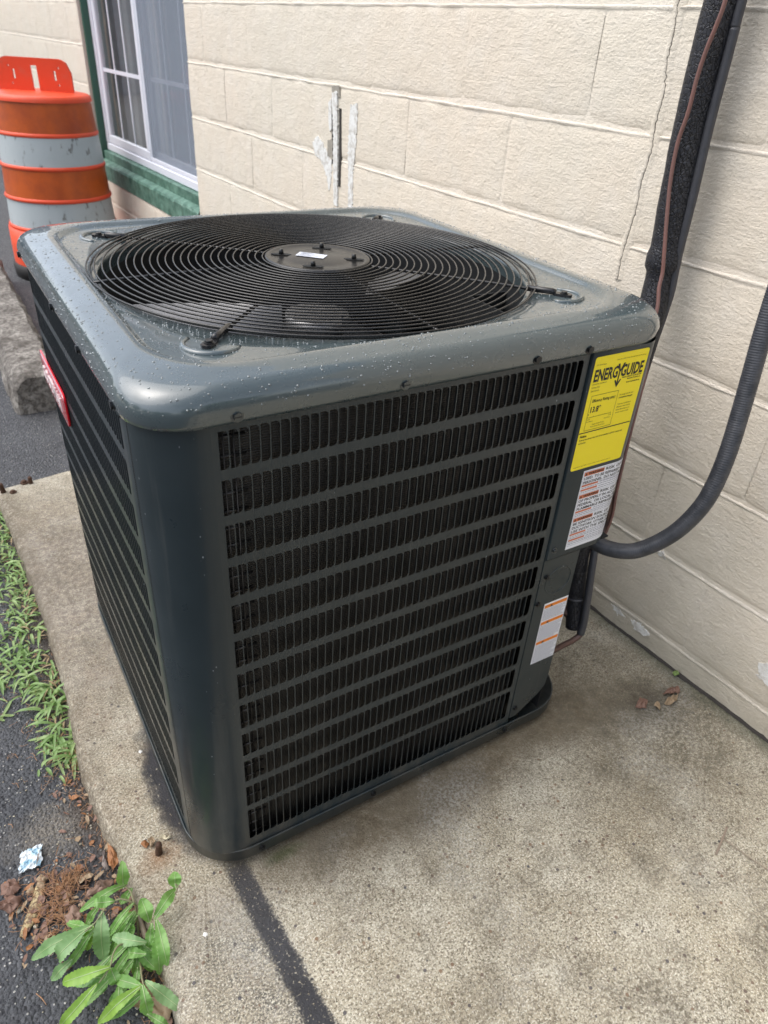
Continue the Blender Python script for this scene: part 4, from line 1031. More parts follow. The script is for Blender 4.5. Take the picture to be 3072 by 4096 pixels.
# handle plate with cut-outs
def plate():
    m=MB(); xs=[]; 
    Wd,Ht,T=.185,.152,.009
    ang=math.atan2(4.11-4.30,.742-.60)+.62
    ang=R_(-26)
    ca_,sa_=math.cos(ang),math.sin(ang)
    def T_(x,z,y): return (DC[0]-.012+x*ca_-y*sa_,DC[1]+.02+x*sa_+y*ca_,.870+z)
    # quads grid with holes: columns
    holes=[(-.016,.016,.0,.118,'slot'),(-.108,-.096,.055,.098,''),(.096,.108,.055,.098,''),(-.128,-.120,.108,.116,''),(.120,.128,.108,.116,''),(-.120,-.112,.030,.038,''),(.112,.120,.030,.038,'')]
    X=sorted(set([-Wd,Wd]+[v for h in holes for v in h[:2]]+[-Wd+.02*i for i in range(1,4)]+[Wd-.02*i for i in range(1,4)])); Z=sorted(set([0,Ht]+[v for h in holes for v in h[2:4]]))
    def topz(x,z):
        r=.06; e=Wd-abs(x)
        lim=Ht if e>=r else Ht-r+math.sqrt(max(0,r*r-(r-e)**2))
        return min(z,lim)
    for a,b in zip(X,X[1:]):
        for c,d in zip(Z,Z[1:]):
            mx_,mz=(a+b)/2,(c+d)/2
            if any(h[0]<mx_<h[1] and h[2]<mz<h[3] for h in holes): continue
            P=[(a,topz(a,c)),(b,topz(b,c)),(b,topz(b,d)),(a,topz(a,d))]
            f=[T_(x,z,-T) for x,z in P]; g=[T_(x,z,T) for x,z in P]
            m.add(f+g,[(0,1,2,3),(7,6,5,4),(0,1,5,4),(1,2,6,5),(2,3,7,6),(3,0,4,7)])
    m.build('handle_plate',ODR,drum)
plate()
# ---------------------------------------------------------------- CONCRETE PARKING STOP
def stop():
    mb=MB(); y0=2.07; rows=[]
    prof=[(-.014,AZ-.01),(-.014,-.01),(-.011,.03),(-.004,.068),(.014,.094),(.04,.101),(.09,.103),(.145,.101),(.165,.07),(.180,.0),(.182,AZ-.01)]
    for i in range(60):
        y=y0+i*.03; t=0 if i else 1
        r=[]
        for k,(x,z) in enumerate(prof):
            nn=noise.noise(Vector((x*25,y*12,k)))*.008+noise.noise(Vector((x*70,y*45,k)))*.010
            xx=.084+(x-.084)*(1-.05*t)+nn; r.append((xx-.0*i,y+noise.noise(Vector((k*3,1,y)))*.01,z+nn*.6-(.012*t if k in(3,4) else 0)))
        rows.append(r)
    fr=[(.084+(x-.084)*.93,y-.010,z*.93 if z>0 else z) for (x,y,z) in rows[0]]
    mb.rings([fr]+rows,closed=False,smooth=False)
    mb.add(fr,[tuple(range(len(fr)))])
    m=M('weathered_stone',rough=.9); c=m.mix(m.ramp(m.noise(9,6,.7),[(.35,0),(.65,1)]),(.13,.115,.10),(.44,.41,.37)); c=m.mix(m.ramp(m.noise(60,5,.7),[(.42,.75),(.56,0)]),c,(.07,.06,.05)); m.color(c); m.bump(m.noise(35,6,.7),1,.02)
    o=mb.build('parking_stop',m.m); tag(o,'weathered grey concrete wheel stop lying on the asphalt beside the pad','parking stop')
stop()
# ---------------------------------------------------------------- anchor bolts on the pad
RUST=M('rusty_iron',rough=.8,metal=.3); RUST.color(RUST.mix(RUST.noise(180,4),(.045,.028,.02),(.12,.06,.035))); RUST=RUST.m
def bolt(x,y,r,h,nut,label,lean=0,z=0):
    mb=MB()
    P=[(x,y,z-.004)]+[(x+lean*h*i/6,y,z+h*i/6) for i in range(1,7)]
    mb.tube(P,[r*1.25,r*1.12,r*1.1,r,r*1.06,r,r*.9],12)
    o=mb.build('anchor_bolt',RUST); tag(o,label,'bolt','rusty anchor bolts in the pad')
    if nut: mb=MB(); mb.cyl((x,y,z),r*1.9,h*.45,6,smooth=False); mb.build('nut',RUST,o)
bolt(-.051,.092,.0055,.026,False,'rusty stub of an anchor bolt by the near corner of the unit',.12)
bolt(-.128,1.442,.0065,.030,False,'leftmost rusty bolt at the far left corner of the pad',-.1)
bolt(-.103,1.428,.0055,.008,True,'low rusty bolt with nut, nearest of the four at the pad far end')
bolt(-.066,1.470,.0065,.010,True,'round rusty bolt head just left of the rightmost far bolt')
bolt(-.049,1.462,.006,.022,False,'rightmost upright rusty bolt on the far end of the pad')
# loose nut on asphalt
mb=MB(); prof=[(.0040,0),(.0085,0),(.0092,.003),(.0088,.0065),(.0075,.0085),(.0050,.0085),(.0040,.006)]
mb.rings([[(-.177+r*math.cos(2*math.pi*i/20),.124+r*math.sin(2*math.pi*i/20),AZ+.002+z) for i in range(20)] for r,z in prof+prof[:1]],smooth=True)
tag(mb.build('iron_ring',RUST),'small rusty iron ring lying among the brown pine needles','ring')
# ---------------------------------------------------------------- LITTER
def leafmat(name,c1,c2,rough=.6,sc=80,trans=0):
    m=M(name,rough=rough); m.color(m.mix(m.noise(sc,5,.65),c1,c2)); m.bump(m.noise(sc*2,4),.4,.001)
    if trans: m.b.inputs['Subsurface Weight'].default_value=0
    return m.m
DRY1=leafmat('dry_leaf_orange',(.34,.15,.05),(.22,.09,.035)); DRY2=leafmat('dry_leaf_brown',(.13,.065,.045),(.24,.14,.10)); DRY3=leafmat('dry_leaf_tan',(.36,.27,.17),(.25,.17,.10)); DRY4=leafmat('dry_leaf_purple',(.17,.10,.07),(.29,.19,.14)); DRYG=leafmat('dry_leaf_grey',(.16,.13,.12),(.30,.25,.22))
POD=M('seed_pod_tan',rough=.6); POD.color(POD.mix(POD.ramp(POD.noise(130,5,.7),[(.45,0),(.56,1)]),(.12,.075,.035),(.42,.33,.17))); POD.bump(POD.noise(150,4),.6,.002); POD=POD.m
def litter_leaf(pts,z,mat,label,lift=.008,seed=0,name='dead_leaf',cat='dead leaf',thick=.0006):
    """crumpled leaf: outline polygon filled from its centre with relief"""
    cx=sum(p[0] for p in pts)/len(pts); cy=sum(p[1] for p in pts)/len(pts)
    out_=[]; n=len(pts)
    for i in range(n):
        a,b=pts[i],pts[(i+1)%n]
        for j in range(4):
            t=j/4; x=a[0]+(b[0]-a[0])*t; y=a[1]+(b[1]-a[1])*t; k=len(out_)
            out_.append((x+noise.noise(Vector((k*1.3,seed,0)))*.0025,y+noise.noise(Vector((k*1.3,seed,4)))*.0025))
    mb=MB(); rows=[]
    for f in (1,.72,.4,.05):
        rows.append([(cx+(x-cx)*f,cy+(y-cy)*f,z+.0015+lift*abs(noise.noise(Vector((x*38*1,y*38,seed+f*2))))*1.6+lift*(.35*(1-f))) for x,y in out_])
    top_=rows; bot=[[(x,y,zz_-thick) for x,y,zz_ in r] for r in rows]
    mb.rings(top_[::-1]+bot,smooth=True,cap0=True,cap1=True)
    o=mb.build(name,mat); tag(o,label,cat); return o
litter_leaf([(-.123,.166),(-.115,.148),(-.108,.130),(-.116,.118),(-.126,.110),(-.131,.125),(-.129,.145)],AZ+.018,DRY1,'orange brown dead leaf leaning against the pad edge',.012,1)
litter_leaf([(-.127,.168),(-.134,.160),(-.141,.140),(-.138,.124),(-.131,.128),(-.133,.146)],AZ+.010,DRYG,'curled grey brown dead leaf left of the orange one',.016,2)
litter_leaf([(-.178,.095),(-.165,.104),(-.148,.108),(-.130,.104),(-.132,.095),(-.150,.090)],AZ+.008,DRY4,'twisted purplish brown dead leaf above the weed',.016,3)
litter_leaf([(-.298,.190),(-.285,.192),(-.272,.180),(-.268,.168),(-.283,.160),(-.300,.168)],AZ+.002,DRY2,'reddish brown dead leaf at the left edge above its neighbour',.012,4)
litter_leaf([(-.300,.158),(-.285,.162),(-.268,.150),(-.275,.134),(-.290,.128),(-.306,.140)],AZ+.003,DRY2,'dark reddish brown dead leaf left of the seed pod',.014,5)
litter_leaf([(-.214,.075),(-.200,.078),(-.187,.070),(-.190,.055),(-.202,.046),(-.212,.055)],AZ+.012,DRY4,'pinkish crumpled dead leaf touching the weed on the left',.02,6)
litter_leaf([(-.154,-.087),(-.136,-.082),(-.123,-.083),(-.112,-.105),(-.098,-.138),(-.111,-.150),(-.132,-.128),(-.151,-.110)],AZ+.006,DRY3,'large pale tan dead leaf under the weed',.010,7)
litter_leaf([(-.245,.168),(-.234,.172),(-.226,.160),(-.236,.152)],AZ+.006,DRY3,'small tan dead leaf fragment above the seed pod',.010,9)
litter_leaf([(-.262,.158),(-.252,.163),(-.249,.151),(-.260,.147)],AZ+.003,DRY3,'tiny pale leaf scrap left of the tan fragment',.006,10)
litter_leaf([(1.035,-.080),(1.060,-.074),(1.085,-.082),(1.078,-.096),(1.05,-.092)],.001,DRY2,'dark brown curled dead leaf nearest the wall on the stained pad',.018,21)
litter_leaf([(.955,-.075),(.975,-.066),(.990,-.078),(.972,-.090)],.001,DRY2,'dark shrivelled leaf at the left end of the stain near the wall',.014,22)
litter_leaf([(1.02,-.100),(1.04,-.092),(1.062,-.100),(1.05,-.110),(1.03,-.108)],.001,DRY3,'curled tan dead leaf on the stained pad near the wall',.022,11)
litter_leaf([(.985,-.098),(.998,-.092),(1.008,-.100),(.998,-.108)],.001,DRY3,'small light brown leaf scrap left of the curled leaf near the wall',.018,12)
litter_leaf([(-.074,.122),(-.066,.126),(-.060,.116),(-.068,.108)],.0005,DRY1,'brown leaf flake left of the rusty bolt stub',.008,13)
litter_leaf([(-.062,.120),(-.052,.124),(-.050,.112),(-.060,.106)],.0005,DRY3,'cream leaf flake just behind the rusty bolt stub',.010,14)
litter_leaf([(-.042,.116),(-.036,.121),(-.030,.113),(-.022,.110),(-.034,.107)],.0005,leafmat('pale_chip',(.6,.55,.4),(.5,.44,.3)),'pale yellow chip right of the rusty bolt stub',.005,15)
litter_leaf([(1.108,-.047),(1.116,-.043),(1.122,-.050),(1.117,-.058),(1.109,-.055)],.004,leafmat('small_green',(.20,.28,.08),(.14,.22,.06)),'small round green leaf at the foot of the wall',.012,16,'green_leaf','leaf')
# seed pod
mb=MB(); a=Vector((-.236,.167,AZ+.006)); b=Vector((-.281,.083,AZ+.004)); rows=[]
dirv=(b-a).normalized(); sdv=Vector((-dirv.y,dirv.x,0))
for i in range(22):
    t=i/21; c_=a.lerp(b,t)+sdv*.006*math.sin(t*3); wd=.0095*math.sin(math.pi*min(1,max(0,t*.93+.04)))**.5+.001
    h=.0022+.0012*max(0,math.sin(t*30))
    rows.append([c_+sdv*wd*math.cos(th)+Vector((0,0,1))*h*math.sin(th) for th in [2*math.pi*k/12 for k in range(12)]])
mb.rings(rows,smooth=True,cap0=True,cap1=True); tag(mb.build('seed_pod',POD),'long flat tan seed pod lying on the asphalt','seed pod')
# crumpled wrapper
mb=MB(); WR=M('wrapper_plastic',rough=.35); WR.color(WR.mix(WR.ramp(WR.noise(60,4),[(.45,0),(.6,1)]),(.70,.74,.76),(.30,.50,.62))); WR=WR.m
rows=[]
for i in range(13):
    r=[]
    for j in range(13):
        u,v=i/12-.5,j/12-.5; x=-.246+u*.034+v*.010; y=.214+v*.040-u*.004
        e=max(abs(u),abs(v))*2
        r.append((x+noise.noise(Vector((u*9,v*9,1)))*.006,y+noise.noise(Vector((u*9,v*9,3)))*.006,AZ+.004+.012*abs(noise.noise(Vector((u*11,v*11,6))))+.004*(1-e)))
    rows.append(r)
mb.rings(rows,closed=False,smooth=False); tag(mb.build('crumpled_wrapper',WR),'crumpled white and pale blue wrapper scrap on the asphalt','litter')
# needles
NEED=leafmat('pine_needle_brown',(.42,.235,.12),(.24,.13,.07),.5,40)
mb=MB(); rg=random.Random(21)
def needle(x,y,z,L_,a,r=.00055,dz=0,mb=mb):
    dx,dy=math.cos(a)*L_/2,math.sin(a)*L_/2; bend=rg.uniform(-.003,.003)
    mb.tube([(x-dx,y-dy,z),(x-dy*.1+bend,y+dx*.1+bend,z+dz*.5+.001),(x+dx,y+dy,z+dz)],[r,r,r*.5],4,smooth=False)
for i in range(430):
    t=rg.random()
    if t<.75: x=rg.gauss(-.222,.026); y=rg.gauss(.112,.036)
    else: x=rg.gauss(-.192,.012); y=rg.gauss(.142,.010)
    needle(x,y,AZ+.002+rg.random()*.012,rg.uniform(.010,.024),rg.gauss(1.0 if t>.75 else rg.uniform(0,3.1),.5),dz=rg.uniform(-.003,.006))
for i in range(260):
    y=rg.uniform(-.16,.42); x=edge_x(y)-.012-abs(rg.gauss(0,.028)); needle(x,y,AZ+.002+rg.random()*.010,rg.uniform(.006,.018),rg.uniform(0,3.14))
for i in range(520): needle(rg.gauss(-.16,.05),rg.uniform(.35,1.3),AZ+.002+rg.random()*.01,rg.uniform(.008,.02),rg.uniform(0,3.14))
nd=mb.build('pine_needles',NEED,None,False); tag(nd,'scattered heap of brown pine needles on the asphalt beside the weed','pine needles'); stuff(nd)
for (x,y,a,l,lab) in ((-.2685,-.026,-1.15,.026,'single brown needle on bare asphalt left of the weed'),(-.268,.30,-1.1,.014,'short orange needle on asphalt above the wrapper')):
    m2_=MB(); needle(x,y,AZ+.003,l,a,.0008,mb=m2_); tag(m2_.build('pine_needle',NEED,None,False),lab,'needle')
TWG=leafmat('dry_twig',(.34,.27,.21),(.22,.17,.13))
for pts,r,lab,nm in (([(-.165,.395,AZ+.004),(-.178,.382,AZ+.006),(-.187,.372,AZ+.004),(-.198,.356,AZ+.004),(-.211,.345,AZ+.003)],.0009,'thin pale curved twig on the asphalt below the grass','twig'),
    ([(-.186,.330,AZ+.003),(-.176,.329,AZ+.004),(-.168,.322,AZ+.003)],.0007,'tiny pale forked twig on the asphalt by the pad','twig'),
    ([(.823,-.392,.0022),(.857,-.379,.0026),(.889,-.366,.0022)],.0019,'straight straw coloured stalk on the pad at right','twig'),
    ([(.862,-.380,.002),(.870,-.42,.003),(.884,-.465,.002)],.0009,'thin brown twig running off the right edge of the picture','twig'),
    ([(.602,-.155,.001),(.622,-.165,.0015),(.640,-.186,.001)],.0006,'short dark hair thin twig on the pad in front of the unit','twig')):
    mb=MB(); mb.tube(smooth_path(pts,4),r,6); tag(mb.build(nm,TWG),lab,'twig')
mb=MB(); rg=random.Random(55)
for i in range(260):
    if i<170: x,y=rg.gauss(-.225,.035),rg.gauss(.11,.04)
    else: y=rg.uniform(-.16,.35); x=edge_x(y)-.015-abs(rg.gauss(0,.03))
    a=rg.uniform(0,6.28); L_=rg.uniform(.003,.010); w_=L_*rg.uniform(.3,.7); z=AZ+.0015+rg.random()*.008; tl=rg.uniform(-.3,.5)
    c_,s_=math.cos(a),math.sin(a)
    P=[(x+L_*u*c_-w_*v*s_,y+L_*u*s_+w_*v*c_,z+L_*u*tl+w_*abs(v)*.5) for u,v in ((-1,0),(-.4,-.8),(.5,-.9),(1,.1),(.3,.9),(-.5,.7))]
    mb.add(P+[(p[0],p[1],p[2]-.0005) for p in P],[(0,1,2,3,4,5),(11,10,9,8,7,6)],rg.choice((0,1,1,2)))
lf_=mb.build('leaf_litter',[DRY1,DRY2,DRY3],None,False); tag(lf_,'crumbled brown leaf bits strewn on the asphalt along the pad and around the weed','leaf litter'); stuff(lf_)
# pebbles and crumbs
PEB=concrete('pebble_stone',False,1.0)
mb=MB(); rg=random.Random(9)
def peb(mb,x,y,z,r):
    k=6; vs=[]
    for (rr,hh) in ((.7,0),(1,.35),(.75,.8)):
        for j in range(k):
            th=2*math.pi*j/k+rg.random()*.4; q_=rr*r*rg.uniform(.75,1.15); vs.append((x+q_*math.cos(th),y+q_*math.sin(th)*.8,z+hh*r*.8))
    vs.append((x,y,z+r*.75)); fs=[(j,(j+1)%k,k+(j+1)%k,k+j) for j in range(k)]+[(k+j,k+(j+1)%k,2*k+(j+1)%k,2*k+j) for j in range(k)]+[(2*k+j,2*k+(j+1)%k,3*k) for j in range(k)]
    mb.add(vs,fs,0,True)
for i in range(420):
    y=rg.uniform(-.25,1.3); x=edge_x(y)-.014-abs(rg.gauss(0,.07)); peb(mb,x,y,AZ,rg.uniform(.0008,.0026))
for i in range(240): peb(mb,rg.uniform(-.4,-.1),rg.uniform(-.3,.6),AZ,rg.uniform(.0006,.0018))
for i in range(200): peb(mb,rg.uniform(-.08,1.0),rg.uniform(-.5,.1),-.0004,rg.uniform(.0005,.0014))
pb=mb.build('gravel_crumbs',PEB,None,False); tag(pb,'tiny stone crumbs scattered over the asphalt and pad','gravel'); stuff(pb)
for x,y,r,lab in ((-.253,.114,.0062,'pale grey pebble right of the seed pod'),(-.258,.091,.0055,'whitish pebble beside the lower end of the seed pod'),(-.277,.131,.0075,'brown rounded pebble left of the seed pod'),(-.165,.205,.0035,'white chip of stone on the dusty asphalt')):
    mb=MB(); peb(mb,x,y,AZ,r); tag(mb.build('pebble',PEB),lab,'pebble')
for x,y,lab in ((-.026,-.077,'round white speck of bird dropping on the dark grit'),(-.022,.318,'white flake on the pad beside the left base')):
    mb=MB(); n=14; P=[(x+.0038*(1+.9*noise.noise(Vector((i,1,x*9))))*math.cos(2*math.pi*i/n),y+.0038*(1+.9*noise.noise(Vector((i,7,x*9))))*math.sin(2*math.pi*i/n)) for i in range(n)]
    mb.rings([[(a,b,0.0) for a,b in P],[(x+(a-x)*.7,y+(b-y)*.7,.0012) for a,b in P]],smooth=True,cap1=True); tag(mb.build('white_flake',PEEL),lab,'flake')
# ---------------------------------------------------------------- WEED with toothed leaves
def green(name,c1,c2,rough=.42):
    m=M(name,rough=rough,spec=.45); m.color(m.mix(m.ramp(m.noise(45,4),[(.35,0),(.7,1)]),c1,c2)); m.bump(m.noise(220,3),.4,.0008)
    g=m.m; n=m.nt; tr=n.nodes.new('ShaderNodeBsdfTranslucent'); tr.inputs[0].default_value=(c2[0]*1.6,c2[1]*1.7,c2[2]*.8,1); ms=n.nodes.new('ShaderNodeMixShader'); ms.inputs[0].default_value=.22
    o=[x for x in n.nodes if x.type=='OUTPUT_MATERIAL'][0]; n.links.new(m.b.outputs[0],ms.inputs[1]); n.links.new(tr.outputs[0],ms.inputs[2]); n.links.new(ms.outputs[0],o.inputs[0]); return g
G1=green('leaf_green',(.135,.29,.065),(.24,.42,.13)); G2=green('leaf_bright_green',(.19,.34,.05),(.28,.45,.09)); G3=green('leaf_grey_green',(.17,.31,.12),(.26,.40,.19)); MID=green('midrib_pale',(.38,.48,.25),(.45,.55,.3)); STM=leafmat('weed_stem',(.22,.17,.12),(.20,.24,.10),.5,30)
LEAVES=[(-0.1182,0.0631,0.0,-0.1107,0.0779,0.045,0.0192,0.01),(-0.0461,0.0015,0.03,-0.04,0.0188,0.045,0.024,0.005),(-0.0922,-0.0262,0.025,-0.0454,-0.0019,0.03,0.0198,0.012),(-0.0974,-0.0272,0.02,-0.0995,0.0048,0.04,0.0208,0.008),(-0.111,0.0075,0.03,-0.164,-0.0043,0.0,0.0118,0.015),(-0.1142,0.0483,0.02,-0.1888,0.0428,0.02,0.015,0.02),(-0.1366,0.0259,0.03,-0.1684,0.0394,0.03,0.0153,0.006),(-0.1851,0.0,0.03,-0.2361,0.0089,-0.02,0.0275,0.012),(-0.1752,0.0134,0.02,-0.2723,0.0313,-0.035,0.023,0.01),(-0.2155,-0.0079,-0.01,-0.2504,-0.0071,-0.04,0.0155,0.004),(-0.1588,0.0202,0.03,-0.1717,-0.022,-0.03,0.0292,0.008),(-0.1091,-0.052,0.02,-0.1537,-0.019,0.01,0.0204,0.008),(-0.0946,-0.0345,0.03,-0.1088,-0.0523,0.0,0.0121,0.004),(-0.0908,-0.0339,0.03,-0.0881,-0.0933,0.0,0.0204,0.01),(-0.0965,-0.0411,0.02,-0.1055,-0.091,-0.02,0.0204,0.006),(-0.1089,0.0073,0.0,-0.1493,0.0135,-0.02,0.0238,0.004),(-0.1156,-0.0667,0.015,-0.1393,-0.043,0.0,0.0179,0.006),(-0.1623,-0.0496,0.02,-0.2092,-0.0468,-0.02,0.0129,0.01),(-0.1655,-0.0689,0.03,-0.2324,-0.0435,0.005,0.0195,0.012),(-0.1863,-0.0787,0.02,-0.2507,-0.0849,-0.02,0.0192,0.012),(-0.165,-0.0629,0.02,-0.1629,-0.0784,-0.01,0.0191,0.004),(-0.1335,-0.059,0.0,-0.1598,-0.0647,-0.02,0.0142,0.006),(-0.1343,-0.115,0.02,-0.2005,-0.1077,-0.02,0.0193,0.012),(-0.1316,-0.1179,0.03,-0.132,-0.1395,-0.01,0.0215,0.008),(-0.1266,-0.105,0.015,-0.0898,-0.153,-0.02,0.0184,0.01),(-0.1399,-0.0828,-0.01,-0.1818,-0.0894,-0.03,0.0117,0.006),(-0.1377,-0.143,0.0,-0.1115,-0.1648,-0.02,0.0124,0.004),(-0.161,-0.0831,0.0,-0.1731,-0.1117,-0.02,0.0143,0.006),(-0.17,-0.0587,0.01,-0.1894,-0.0744,-0.02,0.0175,0.006),(-0.1081,0.0531,0.0,-0.1284,0.0486,-0.02,0.0154,0.004),(-0.1758,0.0252,0.0,-0.1939,0.0075,-0.03,0.0185,0.006),(-0.1223,-0.0019,0.0,-0.1339,-0.0183,-0.01,0.0185,0.004),(-0.1428,-0.0068,0.0,-0.1471,-0.0319,-0.02,0.0207,0.004),(-0.1309,-0.073,0.0,-0.1403,-0.088,-0.02,0.009,0.004),(-0.1115,0.0116,0.0,-0.1335,0.0073,-0.01,0.015,0.004),(-0.1613,0.0478,0.0,-0.1851,0.0418,-0.02,0.0138,0.004)]
STEMS=[[(-0.1195,-0.0221,-0.04),(-0.1104,0.011,0.0),(-0.1108,0.0134,0.02),(-0.1282,0.0255,0.03),(-0.1475,0.025,0.03),(-0.1603,0.0156,0.03),(-0.1731,0.0122,0.02),(-0.188,0.0072,0.02)],[(-0.1166,-0.0344,-0.03),(-0.1293,-0.0382,0.0),(-0.1454,-0.0387,0.02),(-0.1574,-0.0486,0.025),(-0.1667,-0.0658,0.025),(-0.1861,-0.0776,0.02)],[(-0.1239,-0.0436,-0.03),(-0.1269,-0.0753,0.0),(-0.1292,-0.0963,0.015),(-0.13,-0.1115,0.02)],[(-0.1155,-0.035,-0.03),(-0.1023,-0.0405,0.02),(-0.0931,-0.027,0.025)],[(-0.0931,-0.027,0.025),(-0.0476,-0.005,0.03),(-0.0446,0.0047,0.035)],[(-0.1108,0.0134,0.02),(-0.1109,0.0394,0.015),(-0.1173,0.0563,0.01)]]
weed=empty('weed',(-.1195,-.022,AZ),'sprawling weed with long toothed green leaves at the near pad edge','weed')
CAMP=Vector((-0.1356,-0.6841,1.2032))
def leaf(b,t,wd,arch,mat,seed,par):
    b=Vector(b);t=Vector(t); ax=t-b; L_=ax.length; ax.normalize()
    view=(CAMP*.0+Vector((.0,-.45,1))).normalized()
    sd_=ax.cross(view).normalized(); up=sd_.cross(ax).normalized()
    rg=random.Random(seed); n=28; tw=rg.uniform(-.5,.5)
    Lr,Lm,Mm,Rm,Rr=[],[],[],[],[]
    for i in range(n+1):
        u=i/n; w_=wd*.5*(math.sin(math.pi*min(1,(u*.95+.03))**1.15)**.75)*(1+.05*math.sin(u*13+seed*2.1))+.0008 
        if u>.98: w_=wd*.05
        tooth=1+.11*((i%2)*2-1)*(.2+.9*rg.random()) if 0<i<n else 1
        tooth2=1+.11*(((i+1)%2)*2-1)*(.2+.9*rg.random()) if 0<i<n else 1
        c=b.lerp(t,u)+up*(arch*math.sin(math.pi*u)+.003*math.sin(u*9+seed))+sd_*.07*L_*math.sin(u*2.6+seed*1.7)*(seed%3-1)*.6
        a_=tw*(u-.3); sv=(sd_*math.cos(a_)+up*math.sin(a_)); uv=sv.cross(ax)*-1
        if uv.dot(up)<0: uv=-uv
        fold=.28; ru=.0012*math.sin(i*1.7+seed)
        Lr.append(c-sv*w_*tooth+uv*(w_*fold+ru)); Lm.append(c-sv*w_*.5+uv*(w_*fold*.4)); Mm.append(c)
        Rm.append(c+sv*w_*.5+uv*(w_*fold*.4)); Rr.append(c+sv*w_*tooth2+uv*(w_*fold-ru))
    mb=MB(); mb.rings([Lr,Lm,Mm,Rm,Rr],closed=False,smooth=True); lf=mb.build('leaf',mat,par,False)
    mb=MB(); mb.tube([c+up*.0003 for c in Mm[:-2]],[.0009*(1-.75*i/n) for i in range(n-1)],5); mb.build('midrib',MID,lf,False)
rg=random.Random(12)
for (bx_,by_) in ((-.112,.005),(-.128,-.038),(-.166,-.066),(-.13,-.112),(-.175,.012),(-.115,-.035)):
    for k in range(3):
        a=rg.uniform(2.0,5.4); L_=rg.uniform(.045,.075); b=(bx_,by_,rg.uniform(-.01,.015)); LEAVES.append((*b,bx_+math.cos(a)*L_,by_+math.sin(a)*L_*.8,rg.uniform(-.038,-.015),rg.uniform(.011,.016),.01))
for i,lv in enumerate(LEAVES):
    mt=G2 if i in (18,19,22,30) else (G3 if i in (7,8,10,11,17,24,9) else G1)
    leaf(lv[:3],lv[3:6],lv[6]*(.86 if i%3 else 1.0),lv[7],mt,i+1,weed)
for s in STEMS:
    mb=MB(); P=smooth_path(s,6); mb.tube(P,[.0019-.0009*i/len(P) for i in range(len(P))],8); mb.build('stem',STM,weed)
mb=MB(); mb.tube(smooth_path([(-.1107,.0244,-.02),(-.1087,-.0008,-.018),(-.1081,-.0258,-.022)],5),.0042,8); mb.build('woody_stem',TWG,weed)
# ---------------------------------------------------------------- GRASS along the pad
def blade_(mb,base,dir_,L_,wd,droop,rg,n=7):
    b=Vector(base); d=Vector((math.cos(dir_),math.sin(dir_),0)); sv=Vector((-d.y,d.x,0)); up0=rg.uniform(.05,.95)
    A,B,M_=[],[],[]; z=0; p=b.copy(); el=up0
    for i in range(n+1):
        u=i/n; w_=wd*.5*math.sin(math.pi*min(1,.12+.88*u*1.0))**.7*(1 if u<.75 else (1-u)/.25+.05)
        p2=Vector((p.x,p.y,max(p.z,AZ+.002)))
        A.append(p2-sv*w_+Vector((0,0,w_*.35))); B.append(p2+sv*w_+Vector((0,0,w_*.35))); M_.append(p2)
        p=p+(d*math.cos(el)+Vector((0,0,1))*math.sin(el))*(L_/n); el-=droop/n
    mb.rings([A,M_,B],closed=False,smooth=True)
GR1=green('grass_green',(.14,.24,.07),(.25,.38,.14)); GR2=green('grass_light',(.21,.30,.10),(.32,.43,.19)); GRD=leafmat('grass_dry',(.36,.28,.14),(.20,.13,.07))
rg=random.Random(31)
def clump(mb,x,y,n,Lm,wm_,spread=.02,zb=0):
    for i in range(n):
        a=rg.uniform(0,2*math.pi); blade_(mb,(x+rg.gauss(0,spread),y+rg.gauss(0,spread),AZ+rg.uniform(0,.012)),a,rg.uniform(.5,1.1)*Lm,rg.uniform(.7,1.2)*wm_,rg.uniform(1.2,2.6),rg)
mb=MB(); mbl=MB(); mbd=MB()
y=.39
while y<1.42:
    dens=1 if y>.56 else .6
    wdt=.115 if y>.6 else .06
    for k in range(int(4*dens)+1):
        x=edge_x(y)-.02-abs(rg.gauss(0,wdt*.62)); clump(mb if rg.random()<.6 else mbl,x,y+rg.uniform(-.02,.02),rg.randint(2,4),rg.choice((.025,.04,.05,.075)),.0062,.014)
    if rg.random()<.8: clump(mbd,edge_x(y)-.03,y,2,.045,.004,.012)
    y+=.022
for q_ in (mbl,mbd):
    mi=1 if q_ is mbl else 2; mb.add(q_.v,q_.f,mi,True)
g=mb.build('grass_strip',[GR1,GR2,GRD],None,False); tag(g,'low weedy green grass growing along the left edge of the pad','grass'); stuff(g)
def sprawl(x,y,n,L_,lab,dirs=None):
    r=empty('grass_tuft',(x,y,AZ),lab,'grass tuft')
    for i in range(n):
        a=(dirs[i%len(dirs)] if dirs else 2*math.pi*i/n)+rg.uniform(-.25,.25); m=MB(); ll=L_*rg.uniform(.45,.95)
        blade_(m,(x+rg.uniform(-.006,.006),y+rg.uniform(-.006,.006),AZ+.004),a,ll,.0072,rg.uniform(1.4,2.2),rg,10); m.build('blade',GR1 if i%3 else GR2,r,False)
sprawl(-.135,.405,13,.075,'broad bladed grass tuft at the lower end of the grass strip',[3.3,3.7,2.9,4.4,5.0,.2,1.2,2.2,4.0])
sprawl(-.155,.470,9,.085,'sprawling grass tuft reaching left over the asphalt, above the lowest one',[3.1,3.5,3.9,2.7,4.6,1.5])
sprawl(-.150,.615,9,.080,'wide bladed grass tuft halfway along the pad edge',[3.2,2.6,3.9,1.2,4.6,5.4])
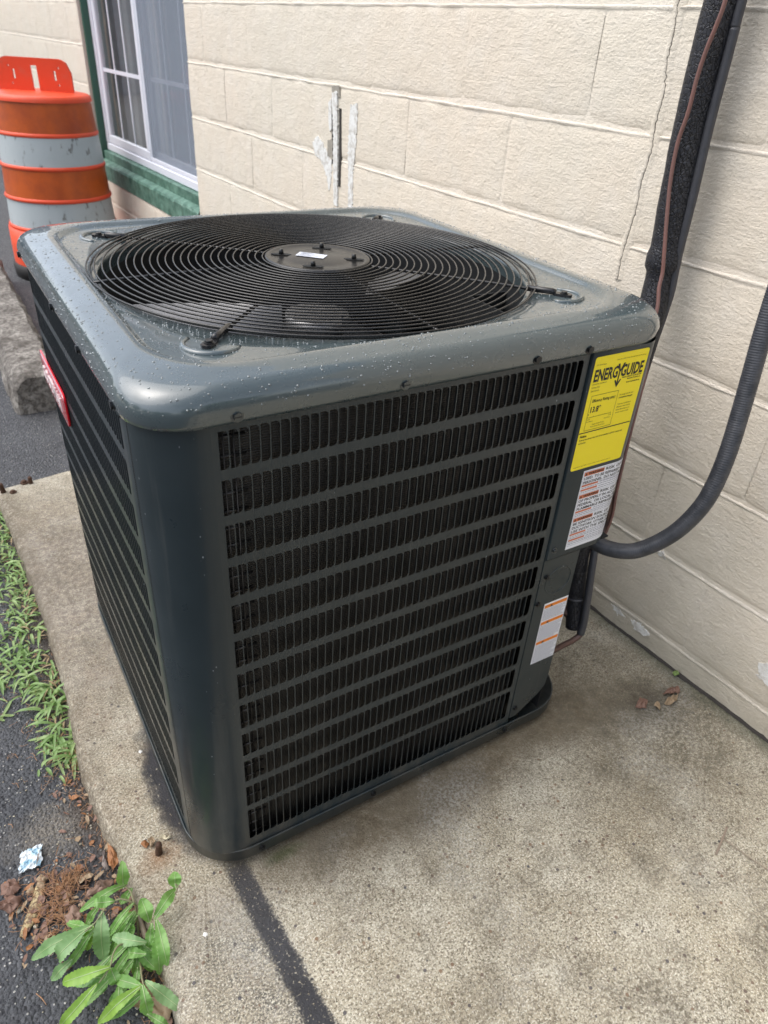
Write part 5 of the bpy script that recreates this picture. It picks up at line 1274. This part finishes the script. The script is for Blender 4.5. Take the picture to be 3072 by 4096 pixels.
sprawl(-.240,.690,8,.08,'grass tuft at the left picture edge beside the bare asphalt',[3.6,4.4,5.2,.4,2.0,4.9])
# ---------------------------------------------------------------- far trees opposite (mirrored in the window and cap)
fence=empty('wooden_fence',(-8,20,AZ),'brown board fence far up the lot, mirrored in the window glass','fence')
FWD=leafmat('fence_wood',(.34,.25,.19),(.50,.38,.30),.8,3)
for i in range(9):
    mb=MB(); mb.bbox((-15,19.98,AZ+.05+i*.22),(-1.4,20.02,AZ+.235+i*.22),.01); mb.build('board',FWD,fence)
for i in range(8):
    mb=MB(); mb.box((-15+i*1.9,20.02,AZ),(-14.9+i*1.9,20.12,2.1)); mb.build('post',FWD,fence)
mb=MB(); rg=random.Random(77)
TREEM=leafmat('far_foliage',(.035,.07,.022),(.08,.13,.045),.7,3)
for (cx,cy,rr,hh) in [(-5,24,2.6,4.6),(-9,25,3,5.2),(-13,24,3,4.8),(-15,-4,3,5.5),(-16,1,3.2,6.5),(-15,6,2.8,5),(-17,11,3.6,7.5),(-15,17,3,5.5),(-12,23,3.4,6),(-9,-9,2.6,4.5),(-3,-13,3.2,6),(3,-14,2.8,5),(-13,-8,3,5.5)]:
    for i in range(1500):
        th=rg.uniform(0,2*math.pi); ph=math.acos(rg.uniform(-1,1)); q=rg.random()**.4*(.75+.35*noise.noise(Vector((math.cos(th)*2+cx,math.sin(th)*2,ph*2))))
        c=Vector((cx+rr*q*math.sin(ph)*math.cos(th),cy+rr*q*math.sin(ph)*math.sin(th),hh*.52+hh*.48*q*math.cos(ph)))
        a=Vector((rg.gauss(0,1),rg.gauss(0,1),rg.gauss(0,1))).normalized()*.22; b=a.cross(Vector((rg.random(),1,rg.random()))).normalized()*.16
        mb.add([c-a,c+b,c+a,c-b],[(0,1,2,3)])
    mb.cyl((cx,cy,AZ),.18,hh*.5,8)
o=mb.build('distant_trees',TREEM,None,False); tag(o,'dark leafy trees far across the asphalt, mirrored in the window and the glossy cover','trees'); stuff(o)
print('blocks',nb,'objects',len(bpy.data.objects))
